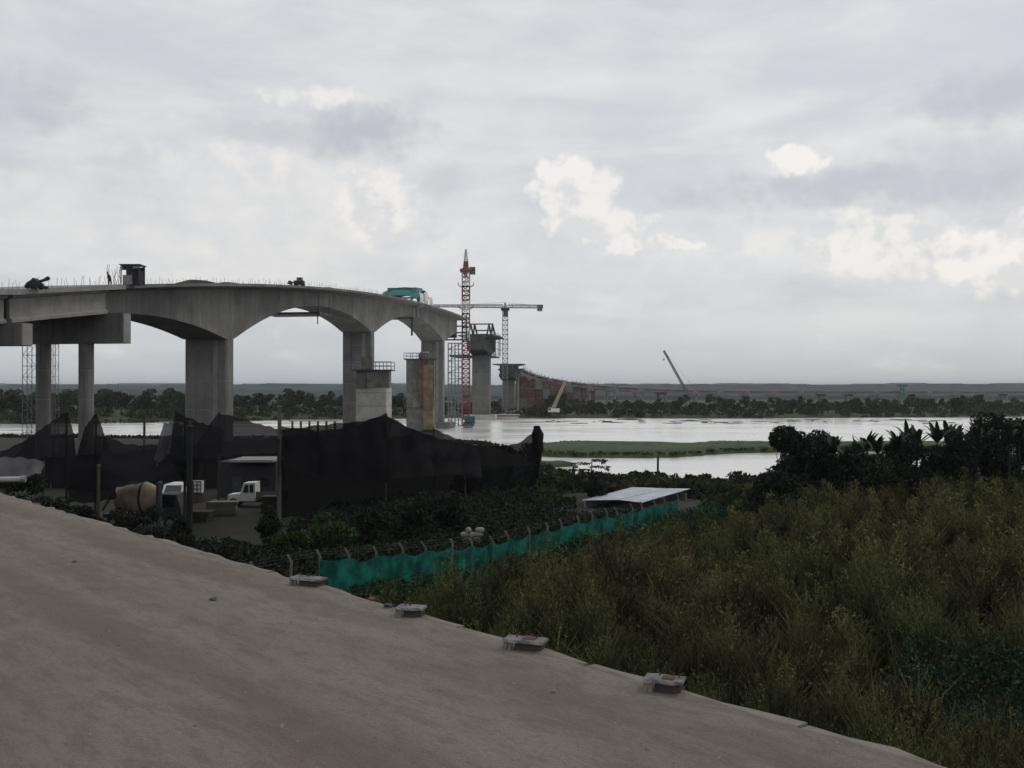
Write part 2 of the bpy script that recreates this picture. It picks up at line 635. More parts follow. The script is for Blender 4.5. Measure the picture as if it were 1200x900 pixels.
# ================================================================== the unfinished ramp in the foreground
RAMP = bpy.data.materials.new('ramp_soil_cement')
RAMP.use_nodes = True
q = NG(RAMP.node_tree)
bs = RAMP.node_tree.nodes['Principled BSDF']
geo = q.n('ShaderNodeNewGeometry')
ang = math.atan2(ED[1], ED[0])
v = q.mapping(geo.outputs['Position'], (1, 1, 1), (0, 0, -ang))
vs_ = q.mapping(v, (.16, 1.0, 1))
n1 = q.noise(vs_, 1.1, 6, .6, dist=.3)
n2 = q.noise(v, 3.5, 6, .65)
n3 = q.noise(v, 60, 3, .7)
c = q.mix(q.smooth(n1, .34, .66), (.158, .130, .102), (.222, .200, .178))
c = q.mix(q.smooth(n2, .42, .68, 0, .55), c, (.215, .188, .160))
c = q.mix(q.smooth(q.noise(q.mapping(v, (.3, 1, 1)), 7, 6, .7), .45, .62, 0, .45), c, (.120, .094, .072))
c = q.mix(q.smooth(q.noise(vs_, 2.3, 5, .6), .55, .72, 0, .6), c, (.128, .108, .092))
c = q.mix(q.smooth(n3, .35, .75, 0, .35), c, (.10, .088, .075))
c = q.mix(q.smooth(q.noise(v, 17, 6, .75), .50, .66, 0, .5), c, (.125, .104, .084))
c = q.mix(q.smooth(q.noise(v, 140, 2, .6), .58, .70, 0, .6), c, (.27, .245, .22))
# wheel tracks worn along the ramp
_vx, vy_, _vz = q.sep(v)
trk = q.math('ABSOLUTE', q.math('SINE', q.math('MULTIPLY_ADD', vy_, 1.55, q.math('MULTIPLY', n1, 1.6))))
c = q.mix(q.math('MULTIPLY', q.smooth(trk, .90, 1.0), q.smooth(n2, .35, .6, .15, .5)), c, (.118, .098, .080))
# thin pale shrinkage cracks
vor = q.n('ShaderNodeTexVoronoi', feature='DISTANCE_TO_EDGE')
q.put(vor.inputs['Vector'], q.mapping(v, (.5, .5, .5)))
vor.inputs['Scale'].default_value = .55
c = q.mix(q.smooth(vor.outputs['Distance'], .004, .0, 0, .0), c, (.2, .18, .16))
q.put(bs.inputs['Base Color'], c)
bs.inputs['Roughness'].default_value = .93
bs.inputs['Specular IOR Level'].default_value = .2
bp = q.n('ShaderNodeBump')
bp.inputs['Strength'].default_value = .9
bp.inputs['Distance'].default_value = .03
q.put(bp.inputs['Height'], q.math('ADD', q.noise(v, 28, 5, .7), q.math('MULTIPLY', n2, 1.5)))
RAMP.node_tree.links.new(bp.outputs[0], bs.inputs['Normal'])


def ramp_pt(u, s, z=0.0):
    """u along the edge from E0, s out to the right of the edge (negative = on the ramp)"""
    p = E0 + ED * u + EN * s
    return (p[0], p[1], DECKZ + z)


us = np.concatenate([np.arange(-30, -8, 1.0), np.arange(-8, 26, .25), np.arange(26, 46, 1.0)])
ss = np.concatenate([np.arange(-13.5, -1, .5), np.arange(-1, -.13, .12), [-.12]])
gu, gs = np.meshgrid(us, ss)
gp = E0[None, None, :] + gu[..., None] * ED + gs[..., None] * EN
gz = DECKZ + .018 * wob(gu * 1.0, gs * 3.0, 1.6) + .008 * wob(gu, gs, .4)
nv = np.stack([gp[..., 0].ravel(), gp[..., 1].ravel(), gz.ravel()], 1)
nx, ny = len(us), len(ss)
i = (np.arange(ny - 1)[:, None] * nx + np.arange(nx - 1)[None, :]).ravel()
ramp = np_mesh('ramp_road', nv, np.stack([i, i + 1, i + nx + 1, i + nx], 1), RAMP)
ramp.data.polygons.foreach_set('use_smooth', [True] * len(ramp.data.polygons))
tag(ramp, kind='structure')
# broken concrete edging along the drop, cast in short lengths
KERB = mat('edge_mortar', (.20, .18, .155), .95, .3, 2.5, 6, col2=(.14, .118, .095), bump=.5, bscale=20)
u = -28.0
while u < 44:
    L = random.uniform(1.7, 2.3)
    prof = []
    k = max(3, int(L / .3))
    for j in range(k + 1):
        uu = u + (L - .02) * j / k
        e = random.uniform(-.07, .04)
        h = random.uniform(-.006, .012)
        prof.append([ramp_pt(uu, -.22, -.05), ramp_pt(uu, -.10, .006 + h), ramp_pt(uu, e, .0 + h), ramp_pt(uu, e - .01, -.34), ramp_pt(uu, -.22, -.34)])
    MB().rings(prof).build('edge_block', KERB, ramp)
    u += L

# ================================================================== bridge geometry helpers
BD = (.1513, .9885)
_tt = [-24, -20, -12, 3, 15, 27, 46, 58, 72, 94, 107, 130, 157, 186, 209]
_zz = [11.3, 11.7, 12.6, 14.4, 15.7, 17.2, 19.3, 20.6, 21.8, 23.3, 24.0, 25.1, 26.2, 27.0, 27.4]
_pf = np.polyfit(_tt, _zz, 3)


def zd(t):
    if t < -24:
        return CAMZ + 11.25 + (t + 24) * .11
    if t > 215:
        t = 430 - t
    return CAMZ + float(np.polyval(_pf, t))


def B(t, s, z):
    return (-61.7 + BD[0] * t + BD[1] * s, 135 + BD[1] * t - BD[0] * s, z)


PIERS = (44.0, 132.7, 220.0)


def girder_depth(t):
    r = min(abs(t - p) for p in PIERS)
    r = min(max((r - 1.6) / 42.0, 0), 1)
    return 4.0 + 6.0 * (1 - r) ** 2


def section(t, dp, hw=8.0, wb=4.1, z0=None):
    z0 = zd(t) if z0 is None else z0
    return [B(t, -hw, z0), B(t, hw, z0), B(t, hw, z0 - .5), B(t, wb, z0 - 1.0), B(t, wb, z0 - dp), B(t, -wb, z0 - dp), B(t, -wb, z0 - 1.0), B(t, -hw, z0 - .5)]


# ================================================================== the cantilever bridge
bridge = thing('cantilever_bridge', 'grey concrete arched box girder bridge rising over the river on tall piers', 'bridge', B(44, 0, 0))
edges = [2.2]
t = 2.2
while t < 242:
    t = min(t + 5.4, 242)
    edges.append(t)
for a, b in zip(edges[:-1], edges[1:]):
    if a < 177 < b:       # the closure pour, left narrow between the two cantilever ends
        MB().rings([section(x, girder_depth(x) - .35, 6.4, 3.7, zd(x) - .35) for x in (a + .01, b - .01)]).build('closure_segment', CONC, bridge)
        continue
    xs_ = np.linspace(a + .012, b - .012, 4)
    MB().rings([section(x, girder_depth(x)) for x in xs_]).build('girder_segment', CONC, bridge)
for p in PIERS:
    zt = zd(p) - girder_depth(p) + .05
    m = MB()
    ring = [(-1.5, -3.75), (-1.2, -4.05), (1.2, -4.05), (1.5, -3.75), (1.5, 3.75), (1.2, 4.05), (-1.2, 4.05), (-1.5, 3.75)]
    m.rings([[B(p + a, s, z) for a, s in ring] for z in (-1.6, zt)])
    pier = m.build('pier', CONC, bridge)
    m = MB()
    m.rings([[B(p + a, s, z) for a, s in ((-1.62, 1.5), (-1.49, 1.5), (-1.49, 2.4), (-1.62, 2.4))] for z in (0.4, zt - .3)])
    m.build('pilaster', CONC_EDGE, pier)
    for z in np.arange(5.0, zt - 3, 5.2):
        m = MB()
        m.rings([[B(p + a * 1.012, s * 1.006, zz) for a, s in ring] for zz in (z, z + .10)])
        m.build('lift_joint', CONC_EDGE, pier)
    m = MB()
    m.rings([[B(p + a, s, z) for a, s in ((-5, -7), (5, -7), (5, 7), (-5, 7))] for z in (-1.6, 1.6 if p < 100 else 2.2)])
    m.build('pile_cap', CONC, bridge)
m = MB()
for s in (-6, -3, 0, 3, 6, 7.6):
    m.bar(B(243.2, s, zd(242) - 8.5), B(243.2, s, zd(242) + 1.0), .5)
for z in (-8.2, -5.5, -3, -.6):
    m.bar(B(243.5, -7.6, zd(242) + z), B(243.5, 7.8, zd(242) + z), .5)
m.rings([[B(x, s, zd(242) - z) for s, z in ((-4, .8), (4, .8), (4, 7.5), (-4, 7.5))] for x in (242.02, 242.8)])
m.build('end_formwork', STEEL, bridge)
# bars left standing out of the deck edge for the parapet
m = MB()
t = 3.0
while t < 150:
    h = random.uniform(.5, 1.25)
    x0 = Vector(B(t, 7.6 + random.uniform(-.2, .2), zd(t) - .1))
    m.tube(x0, x0 + Vector((random.uniform(-.18, .18), random.uniform(-.1, .1), h)), .022, .022, 4)
    t += random.uniform(.45, 1.5)
o = m.build('parapet_bar', REBAR, bridge)
o['kind'] = 'stuff'
# low loose forms along the deck top
for t0, t1, h in ((22, 34, .55), (36, 43, .3), (88, 97, .35)):
    m = MB()
    rs = []
    for k in range(7):
        f = k / 6
        tt = t0 + (t1 - t0) * f
        hh = h * math.sin(math.pi * (.08 + .84 * f)) * random.uniform(.75, 1.1)
        rs.append([B(tt, 4.6, zd(tt)), B(tt, 6.4, zd(tt)), B(tt, 6.1, zd(tt) + hh), B(tt, 5.1, zd(tt) + hh * 1.15)])
    m.rings(rs)
    lab = {22: 'long low dark heap under a sheet on the bridge deck above the first pier', 36: 'small low dark heap beside the long one on the bridge deck',
           88: 'flat dark heap on the bridge deck right of the small machine'}[t0]
    tag(m.build('covered_heap', DARKC), lab, 'heap', 'covered heaps on the deck')

# ================================================================== approach viaduct on two-column bents
app = thing('approach_viaduct', 'concrete beam viaduct on round columns joining the bridge at the left', 'viaduct', B(0, 0, 2))
BENTS = {0.3: (3.9, 8.0), -21.0: (3.9, 6.5), -42.0: (3.9, 6.5)}
ts = [-48, -42, -36, -30, -26, -21, -16, -10, -5, 2.1]
m = MB()
m.rings([[B(x, -8, zd(x)), B(x, 8, zd(x)), B(x, 8, zd(x) - .62), B(x, -8, zd(x) - .5)] for x in ts])
m.build('deck_slab', CONC_EDGE, app)
spans = [(-41.6, -21.5), (-20.5, -.6)]
for (a, b) in spans:
    for s in (-6.4, -2.2, 2.2, 6.4):
        m = MB()
        za = lambda x, dz: zd(x) - .62 - dz
        prof = [(-.7, 0), (.7, 0), (.7, .3), (.22, .5), (.22, 2.65), (.55, 2.9), (.55, 3.25), (-.55, 3.25), (-.55, 2.9), (-.22, 2.65), (-.22, .5), (-.7, .3)]
        m.rings([[B(x, s + ps, za(x, pz)) for ps, pz in prof] for x in np.linspace(a, b, 4)])
        m.build('beam', CONC_EDGE, app)
    for x in (a + 1.0, b - 1.0):
        m = MB()
        m.rings([[B(x + e, s, zd(x) - .64 - pz) for s, pz in ((-6.3, 0), (6.3, 0), (6.3, 2.6), (-6.3, 2.6))] for e in (-.2, .2)])
        m.build('diaphragm', CONC, app)
for t0, (top, bot) in BENTS.items():
    z1, z0 = zd(t0) - top, zd(t0) - bot
    m = MB()
    prof = [(-9.2, z1), (9.2, z1), (9.2, z0 + .0), (7.8, z0), (-7.8, z0), (-9.2, z0)]
    m.rings([[B(t0 + e, s, z) for s, z in prof] for e in (-1.0, 1.0)])
    cap = m.build('pier_cap', CONC, app)
    m = MB()
    m.rings([[B(t0 + e, s, z) for s, z in ((9.2, z0 + .05), (9.26, z0 + .05), (9.26, z1 - .05), (9.2, z1 - .05))] for e in (-.9, .9)])
    m.build('cap_lit_end', CONC_EDGE, cap)  # paler skin on the cap end: side light put into the concrete's colour
    for s in (-8.1, -4.2, 4.3):
        m = MB()
        m.rings([[B(t0 + e, s + k, z) for e, k in ((-.5, -.45), (.5, -.45), (.5, .45), (-.5, .45))] for z in (z1, z1 + .35)])
        m.build('bearing_block', CONC_EDGE, cap)
    for s in (-3.2, 3.2):
        c = B(t0, s, 0)
        m = MB()
        m.lathe([(.6, 1.0), (z0 + .02, 1.0)], (c[0], c[1], 0), 'Z', 20)
        col = m.build('column', CONC, app, smooth=False)
        for z in np.arange(4.5, z0 - 2, 4.0):
            MB().lathe([(z, 1.02), (z + .12, 1.02)], (c[0], c[1], 0), 'Z', 20).build('lift_joint', CONC_EDGE, col)
# diaphragm wall and seat where the beams meet the box girder
m = MB()
m.rings([[B(x, s, zd(x) - dz) for s, dz in ((-4, .66), (4.0, .66), (4.0, 3.85), (-4, 3.85))] for x in (.9, 2.15)])
m.build('end_wall', CONC, app)
m = MB()
t = -46.0
while t < 2:
    x0 = Vector(B(t, 7.6 + random.uniform(-.2, .2), zd(t) - .1))
    m.tube(x0, x0 + Vector((random.uniform(-.25, .25), random.uniform(-.1, .1), random.uniform(.6, 1.5))), .022, .022, 4)
    t += random.uniform(.35, 1.1)
o = m.build('parapet_bar', REBAR, app)
o['kind'] = 'stuff'


# ------------------------------------------------------------------ lattice helpers
def lattice(m, p, q, w, seg, bw, w1=None, up=None):
    """four-chord lattice member from p to q"""
    p, q = Vector(p), Vector(q)
    w1 = w if w1 is None else w1
    d = (q - p).normalized()
    a = Vector((0, 0, 1)).cross(d).normalized() if abs(d.z) < .95 else Vector((1, 0, 0))
    b = d.cross(a)
    prev = None
    for k in range(seg + 1):
        f = k / seg
        c = p + (q - p) * f
        ww = (w + (w1 - w) * f) / 2
        ring = [c + a * (sx * ww) + b * (sy * ww) for sx, sy in ((-1, -1), (1, -1), (1, 1), (-1, 1))]
        for j in range(4):
            m.bar(ring[j], ring[(j + 1) % 4], bw * .7)
        if prev:
            for j in range(4):
                m.bar(prev[j], ring[j], bw)
                m.bar(prev[j], ring[(j + 1) % 4] if k % 2 else ring[(j + 3) % 4], bw * .6)
        prev = ring
    return m


# ================================================================== far piers with their cantilever tables
def far_pier(t0, zt, half, label, w=4.05):
    o = thing('bridge_pier', label, 'pier', B(t0, 0, 0), 'piers standing apart beyond the end of the deck')
    m = MB()
    m.rings([[B(t0 + a, s, z) for a, s in ((-1.7, -w), (1.7, -w), (1.7, w), (-1.7, w))] for z in (-1.6, zt - 8.9)])
    st = m.build('stem', CONC, o)
    for z in np.arange(5.0, zt - 12, 5.2):
        m = MB()
        m.rings([[B(t0 + a * 1.02, s * 1.01, zz) for a, s in ((-1.7, -w), (1.7, -w), (1.7, w), (-1.7, w))] for zz in (z, z + .12)])
        m.build('lift_joint', CONC_EDGE, st)
    m = MB()
    m.rings([[B(t0 + a, s, z) for a, s in ((-5, -7), (5, -7), (5, 7), (-5, 7))] for z in (-1.6, 2.4)])
    m.build('pile_cap', CONC_PALE, o)
    rs = []
    for k in range(9):
        tt = t0 - half + 2 * half * k / 8
        r = abs(tt - t0) / 44
        rs.append(section(tt, 4 + 5 * (1 - r) ** 2, 8.0, 4.05, zt - .00 * r))
    MB().rings(rs).build('table', mat('oiled_formwork', (.055, .055, .053), .8, .3, .5, 5), o)
    return o


p4z = CAMZ + 24.0
pier4 = far_pier(316, p4z, 14, 'concrete pier with short dark table behind the red and white crane mast')
m = MB()
m.rings([[B(316 + a, s, z) for a, s in ((-11, -12.5), (11, -12.5), (11, 6.5), (-11, 6.5))] for z in (p4z - 9.6, p4z - 8.95)])
pl = m.build('work_platform', STEEL, pier4)
m = MB()
for s in np.arange(-12.4, 6.5, 2.1):
    for a in (-10.9, 10.9):
        m.bar(B(316 + a, s, p4z - 8.95), B(316 + a, s, p4z - 7.8), .12)
for a in (-10.9, 10.9):
    m.bar(B(316 + a, -12.4, p4z - 7.8), B(316 + a, 6.4, p4z - 7.8), .12)
m.build('railing', STEEL, pl)
m = MB()
for k in range(14):
    s = 4.4 + random.uniform(0, 4.0)
    a = random.uniform(-9, 9)
    m.bar(B(316 + a, s, p4z - 8.9), B(316 + a, s, p4z + random.uniform(.5, 1.2)), .16)
for z in (p4z - 6, p4z - 3, p4z):
    m.bar(B(309, 8.2, z), B(324, 8.2, z), .2)
    m.bar(B(309, 4.5, z), B(309, 8.6, z), .2)
m.build('side_scaffold', STEEL, pier4)
far_pier(398, CAMZ + 13.5, 7, 'farther concrete pier right behind the tower crane with the long jib', 3.0)


# ================================================================== form travellers
def traveller(t0, z0, label, mats, big=1.0, cover=True):
    o = thing('form_traveller', label, 'traveller', B(t0, 0, z0), 'form travellers on the deck ends')
    A, Bm = mats
    L = 7.5 * big
    for s in (-4.2, 4.2):
        m = MB()
        pts = [(-L, .3), (-L * .55, 3.6 * big), (L * .25, 4.0 * big), (L, .3), (0, .3)]
        for i, j in ((0, 1), (1, 2), (2, 3), (0, 4), (4, 3), (1, 4), (4, 2)):
            m.bar(B(t0 + pts[i][0], s, z0 + pts[i][1]), B(t0 + pts[j][0], s, z0 + pts[j][1]), .42 * big)
        m.build('main_truss', A, o)
    m = MB()
    for a, z in ((-L * .55, 3.6 * big), (L * .25, 4.0 * big), (L, .4), (-L, .4), (L * .62, 2.2 * big)):
        m.bar(B(t0 + a, -4.6, z0 + z), B(t0 + a, 4.6, z0 + z), .36 * big)
    m.build('cross_beam', A, o)
    if cover:
        m = MB()
        g_ = []
        for k in range(11):
            f = k / 10
            a = -L * .95 + L * 1.5 * f
            g_.append([B(t0 + a, s, z0 + (.9 + 3.3 * math.sin(math.pi * (.04 + .82 * f)) ** .7 - .022 * s * s) * big + .10 * math.cos(3 * s + k)) for s in (-6.2, -4.5, -2, 0, 2, 4.5, 6.2)])
        m.sheet(g_)
        c_ = m.build('canopy', TEAL, o)
        c_.modifiers.new('s', 'SOLIDIFY').thickness = .06
        for a0, a1, z1_ in ((-L * .75, -L * .25, 2.2), (-L * .15, L * .35, 2.7), (L * .55, L * .95, 2.0)):
            m = MB()
            m.sheet([[B(t0 + a0 + (a1 - a0) * i_ / 6, 6.3 + .12 * math.sin(i_ * 2 + j), z0 + .4 + z1_ * big * j / 4) for i_ in range(7)] for j in range(5)])
            m.build('side_sheet', WHITE, o).modifiers.new('s', 'SOLIDIFY').thickness = .04
    for s in (-6.7, 6.7):
        m = MB()
        for a in (-L * .8, 0, L * .85):
            m.bar(B(t0 + a, s, z0 + .0), B(t0 + a, s, z0 + 1.5), .12)
        for z in (.8, 1.45):
            m.bar(B(t0 - L * .8, s, z0 + z), B(t0 + L * .85, s, z0 + z), .10)
        m.build('guard_rail', Bm, o)
    for s in (-3.0, 3.0):
        m = MB()
        m.box(B(t0 + L * .45, s, z0 + .75), (2.2, 2.2, 1.4), -R(8.7))
        m.build('jack_cabinet', Bm, o)
    return o


tv1 = traveller(183, zd(183), 'teal form traveller with canopy on the bridge deck near its end', (TEAL, WHITE), 1.35)
tv2 = traveller(318, p4z, 'bare dark form traveller frame on top of the short pier table', (STEEL, STEEL_GREY), 1.5, False)


def hung_platform(t0, t1, s0, s1, dz, label, rod):
    za = zd((t0 + t1) / 2) - dz
    o = thing('hanging_platform', label, 'platform', B((t0 + t1) / 2, 0, za), 'platforms hung under the deck')
    m = MB()
    m.rings([[B(x, s, z) for s, z in ((s0, za), (s1, za), (s1, za + .45), (s0, za + .45))] for x in (t0, t1)])
    m.build('walkway', STEEL, o)
    m = MB()
    for x in (t0 + .6, t1 - .6):
        for s in (s0 + .4, s1 - .4):
            m.bar(B(x, s, za + .4), B(x, s, zd(x) - .9), .14)
    m.build('hanger', STEEL, o)
    m = MB()
    m.bar(B(t0 + 1.5, s1 - 1, za - rod), B(t0 + 1.5, s1 - 1, za + .1), .55 if rod > 3 else .2)
    m.build('hanging_rod', STEEL, o)
    return o


hung_platform(84, 92, -7, 6.5, 6.1, 'thin dark platform hanging under the middle of the first arch', 2.2)
hung_platform(170, 175, -5.5, 5.8, 5.0, 'dark platform with a long rod hanging under the second arch', 5.2)

# ================================================================== tower cranes
def tower_crane(X, Y, zbase, ztop, label, w, jib_dir, jib, cjib, apex, two_tone):
    o = thing('tower_crane', label, 'tower crane', (X, Y, zbase), 'tower cranes over the river')
    n = 11 if two_tone else 1
    for k in range(n):
        a, b = zbase + (ztop - zbase) * k / n, zbase + (ztop - zbase) * (k + 1) / n
        m = lattice(MB(), (X, Y, a), (X, Y, b), w, 3 if two_tone else 22, .46 if two_tone else .38)
        m.build('mast_section', (RED if k % 2 else CR_WHITE) if two_tone and k > 4 else (RED if two_tone else STEEL_GREY), o)
    if two_tone:
        m = MB()
        for z in (ztop - 6, ztop - 15):
            for sx in (-1, 1):
                m.bar((X + sx * w * .5, Y, z), (X + sx * w * 1.05, Y, z + .9), .35)
                m.bar((X + sx * w * 1.05, Y, z + .9), (X + sx * w * 1.1, Y, z + 2.0), .3)
        m.build('climbing_bracket', RED, o)
    m = MB()
    m.lathe([(0, w * .75), (.9, w * .9), (1.6, w * .8)], (X, Y, ztop), 'Z', 14)
    m.build('slewing_ring', RED if two_tone else STEEL, o)
    d = Vector((jib_dir[0], jib_dir[1], 0)).normalized()
    zj = ztop + 2.4
    b0 = Vector((X, Y, zj))
    m = lattice(MB(), b0 + d * 1.5, b0 + d * jib, 1.5, max(6, int(jib / 2.2)), .34, 1.0)
    m.build('jib', RED if two_tone else STEEL, o)
    m = lattice(MB(), b0 - d * 1.5, b0 - d * cjib, 1.5, max(4, int(cjib / 2.4)), .34)
    m.build('counter_jib', RED if two_tone else STEEL, o)
    m = MB()
    e = b0 - d * (cjib - 1.6)
    m.box((e.x, e.y, e.z - 1.0), (2.6, 1.8, 2.8), math.atan2(d.y, d.x))
    m.build('counterweight', CONC, o)
    m = lattice(MB(), (X, Y, ztop + 1.6), (X, Y, ztop + apex), w * .75, 4, .26, .25)
    m.build('apex_frame', CR_WHITE if two_tone else STEEL_GREY, o)
    m = MB()
    side = Vector((-d.y, d.x, 0))
    if side.x < 0:
        side = -side
    c = b0 + side * (w * .5 + 1.2) + Vector((0, 0, -1.6 if two_tone else -4.2))
    m.box(c, (2.2, 2.4, 2.9), math.atan2(d.y, d.x))
    cabn = m.build('cabin', GREEN_P if two_tone else STEEL, o)
    m = MB()
    m.box((c.x, c.y - 1.26, c.z + .3), (1.7, .06, 1.2))
    m.build('cabin_window', GLASS, cabn)
    m = MB()
    top = Vector((X, Y, ztop + apex))
    m.tube(top, b0 + d * jib * .66 + Vector((0, 0, .6)), .06, .06, 4)
    m.tube(top, b0 - d * cjib * .8 + Vector((0, 0, .6)), .06, .06, 4)
    m.build('pendant_line', STEEL, o)
    return o


tower_crane(-18.8, 400, 0, 61.5, 'red and white tower crane with green cabin rising behind the deck end', 2.9, (-.05, 1), 34, 11, 9.5, True)
tower_crane(-3.6, 520, 0, 55.5, 'grey tower crane with a long level jib beside the far pier', 2.7, (-1, -.08), 38, 20, 4.4, False)


# ================================================================== lattice-boom cranes on the far bank
def boom_crane(base, tip, bm, label, w):
    o = thing('crawler_crane', label, 'crane', (base[0], base[1], base[2] - 3.0))
    X, Y, Z = base
    for s in (-1, 1):
        m = MB()
        m.rings([[(X + sx, Y + s * 1.6 + e, Z - 3.0 + z) for sx, z in ((-2.6, .5), (-2.1, 0), (2.1, 0), (2.6, .5), (2.1, 1.0), (-2.1, 1.0))] for e in (-.4, .4)])
        m.build('track', RUBBER, o)
    MB().box((X + .6, Y, Z - 1.2), (5.0, 3.0, 1.8)).build('house', WHITE if bm is CREAM else YEL, o)
    c = MB().box((X - 1.6, Y - 1.9, Z - .9), (1.6, 1.1, 2.0)).build('cab', WHITE, o)
    MB().box((X - 1.7, Y - 2.47, Z - .6), (1.2, .06, 1.0)).build('cab_window', GLASS, c)
    m = lattice(MB(), (X, Y, Z - .4), tip, w, 18, .24, w * .7)
    for k in range(2):
        m.bar((X + (k - .5) * w * .6, Y, Z - .4), (tip[0] + (k - .5) * w * .5, tip[1], tip[2]), w * .32)
    m.build('boom', bm, o)
    m = MB()
    m.tube(tip, (tip[0], tip[1], tip[2] - 5), .07, .07, 4)
    m.box((tip[0], tip[1], tip[2] - 5.4), (.7, .7, .9))
    m.build('hook_block', STEEL, o)
    m = MB()
    mast = (X + (X - tip[0]) * .12 + (1.8 if tip[0] < X else -1.8), Y, Z + 5)
    m.tube((X, Y, Z - .2), mast, .15, .12, 5)
    m.tube(mast, tip, .05, .05, 4)
    m.build('back_mast', STEEL, o)
    return o


boom_crane(P(648, 478, 474), P(662, 448, 474), CREAM, 'crane with a cream boom working at the rusty far bank', 1.5)
boom_crane(P(811, 470, 600), P(778, 411, 600), STEEL_GREY, 'tall crane with a thin grey boom leaning left above the far trees', 1.4)

# ================================================================== towers under construction beside the piers
def stub_tower(x0, x1, ytop, d, label, body, top, zsplit, stripe=None):
    X0, X1 = (x0 - 600) / 1150 * d, (x1 - 600) / 1150 * d
    zt = CAMZ + (456 - ytop) / 1150 * d
    cx, w = (X0 + X1) / 2, X1 - X0
    o = thing('unfinished_pier', label, 'pier', (cx, d, -1.4), 'unfinished piers wrapped in formwork')
    MB().box((cx, d + 2.5, (zsplit - 1.4) / 2), (w * .94, 5, zsplit + 1.4), -R(8)).build('shaft', body, o)
    for z in np.arange(3.5, zsplit - .5, 3.2):
        MB().box((cx, d + 2.5, z), (w * .955, 5.1, .14), -R(8)).build('lift_joint', STEEL_GREY, o)
    n = max(3, int(w / 2.2))
    hz = zt - zsplit
    for k in range(n):
        fx = X0 + w * (k + .5) / n
        for r in range(max(1, int(hz / 3.0))):
            hh = hz / max(1, int(hz / 3.0))
            mm = stripe if stripe and k == n - 2 else (top if (k + r) % 3 else FORM_GREY)
            MB().box((fx, d - .2, zsplit + hh * (r + .5)), (w / n * .97, .35, hh * .97)).build('form_panel', mm, o)
    MB().box((cx, d + 2.6, (zsplit + zt) / 2), (w * .97, 5.1, hz - .1)).build('form_core', FORM_GREY, o)
    for yy in (d - 1.0, d + 5.6):
        m = MB()
        for k in range(6):
            xx = X0 - .6 + (w + 1.2) * k / 5
            m.bar((xx, yy, zt), (xx, yy, zt + 2.2), .16)
        for z in (1.1, 2.1):
            m.bar((X0 - .6, yy, zt + z), (X1 + .6, yy, zt + z), .14)
        m.build('guard_rail', STEEL_GREY, o)
    MB().box((cx, d + 2.3, zt + .05), (w + 1.6, 7.0, .3)).build('work_deck', STEEL, o)
    return o


st2 = stub_tower(417, 456, 434, 240, 'pale unfinished pier with dark form panels on top before the second arch', CONC_PALE, FORM_GREY, 14.3)
c = P(429, 432, 238)
MB().box((c[0], c[1] + 2, c[2] + 1.4), (2.6, 2.4, 3.0)).build('upper_form', FORM_GREY, st2)
st3 = stub_tower(476, 509, 421, 325, 'brown and tan panelled unfinished pier under the third arch', FORM_GREY, FORM_GREY, 8, FORMWORK)
for k in range(9):
    c = P(502, 504 - k * 9.0, 324)
    MB().box((c[0], c[1] - .5, c[2]), (3.2, .3, 2.45)).build('tan_panel', FORMWORK, st3)
    c = P(493, 502 - k * 9.0, 324)
    if k > 3:
        MB().box((c[0], c[1] - .45, c[2]), (1.6, .25, 2.4)).build('rusty_panel', RUST, st3)
c = P(497, 413, 326)
MB().box((c[0], c[1] + 1, c[2]), (2.6, 3, .5)).build('top_plate', CONC_PALE, st3)
c = P(494, 416, 326)
MB().box((c[0], c[1] + 1, c[2] - .6), (2.0, 2.6, 2.2)).build('upper_form', FORM_GREY, st3)

# scaffold towers
def scaffold(X, Y, z0, z1, w, d, lifts, label, m_, bw=.13, bays=1):
    o = thing('scaffold_tower', label, 'scaffold', (X, Y, z0), 'scaffold towers round the piers')
    for k in range(bays + 1):
        for e in (0, 1):
            x = X - w / 2 + w * k / bays
            m = MB()
            m.bar((x, Y + e * d, z0), (x, Y + e * d, z1), bw)
            m.build('standard', m_, o)
    for r in range(lifts + 1):
        z = z0 + (z1 - z0) * r / lifts
        m = MB()
        for e in (0, 1):
            m.bar((X - w / 2, Y + e * d, z), (X + w / 2, Y + e * d, z), bw * .8)
            if r < lifts:
                z2 = z0 + (z1 - z0) * (r + 1) / lifts
                a, b = (-1, 1) if r % 2 else (1, -1)
                m.bar((X + a * w / 2, Y + e * d, z), (X + b * w / 2, Y + e * d, z2), bw * .6)
        for k in range(bays + 1):
            x = X - w / 2 + w * k / bays
            m.bar((x, Y, z), (x, Y + d, z), bw * .8)
        m.build('ledger', m_, o)
    return o


c = P(533, 456, 372)
scaffold(c[0], 372, 0, CAMZ + (456 - 402) / 1150 * 372, 5.2, 3, 14, 'tall pale scaffold tower right of the third bridge pier', STEEL_GREY, .22, 4)
c = P(36, 456, 136)
scaffold(c[0], 135, 2, CAMZ + (456 - 403) / 1150 * 135, 1.3, 1.3, 12, 'thin ladder scaffold left of the leftmost viaduct column', STEEL_GREY, .075)
c = P(61.5, 456, 137.5)
scaffold(c[0], 137.5, 2, CAMZ + (456 - 403) / 1150 * 137, .8, 1.0, 12, 'narrow ladder scaffold between the two round viaduct columns', STEEL_GREY, .06)

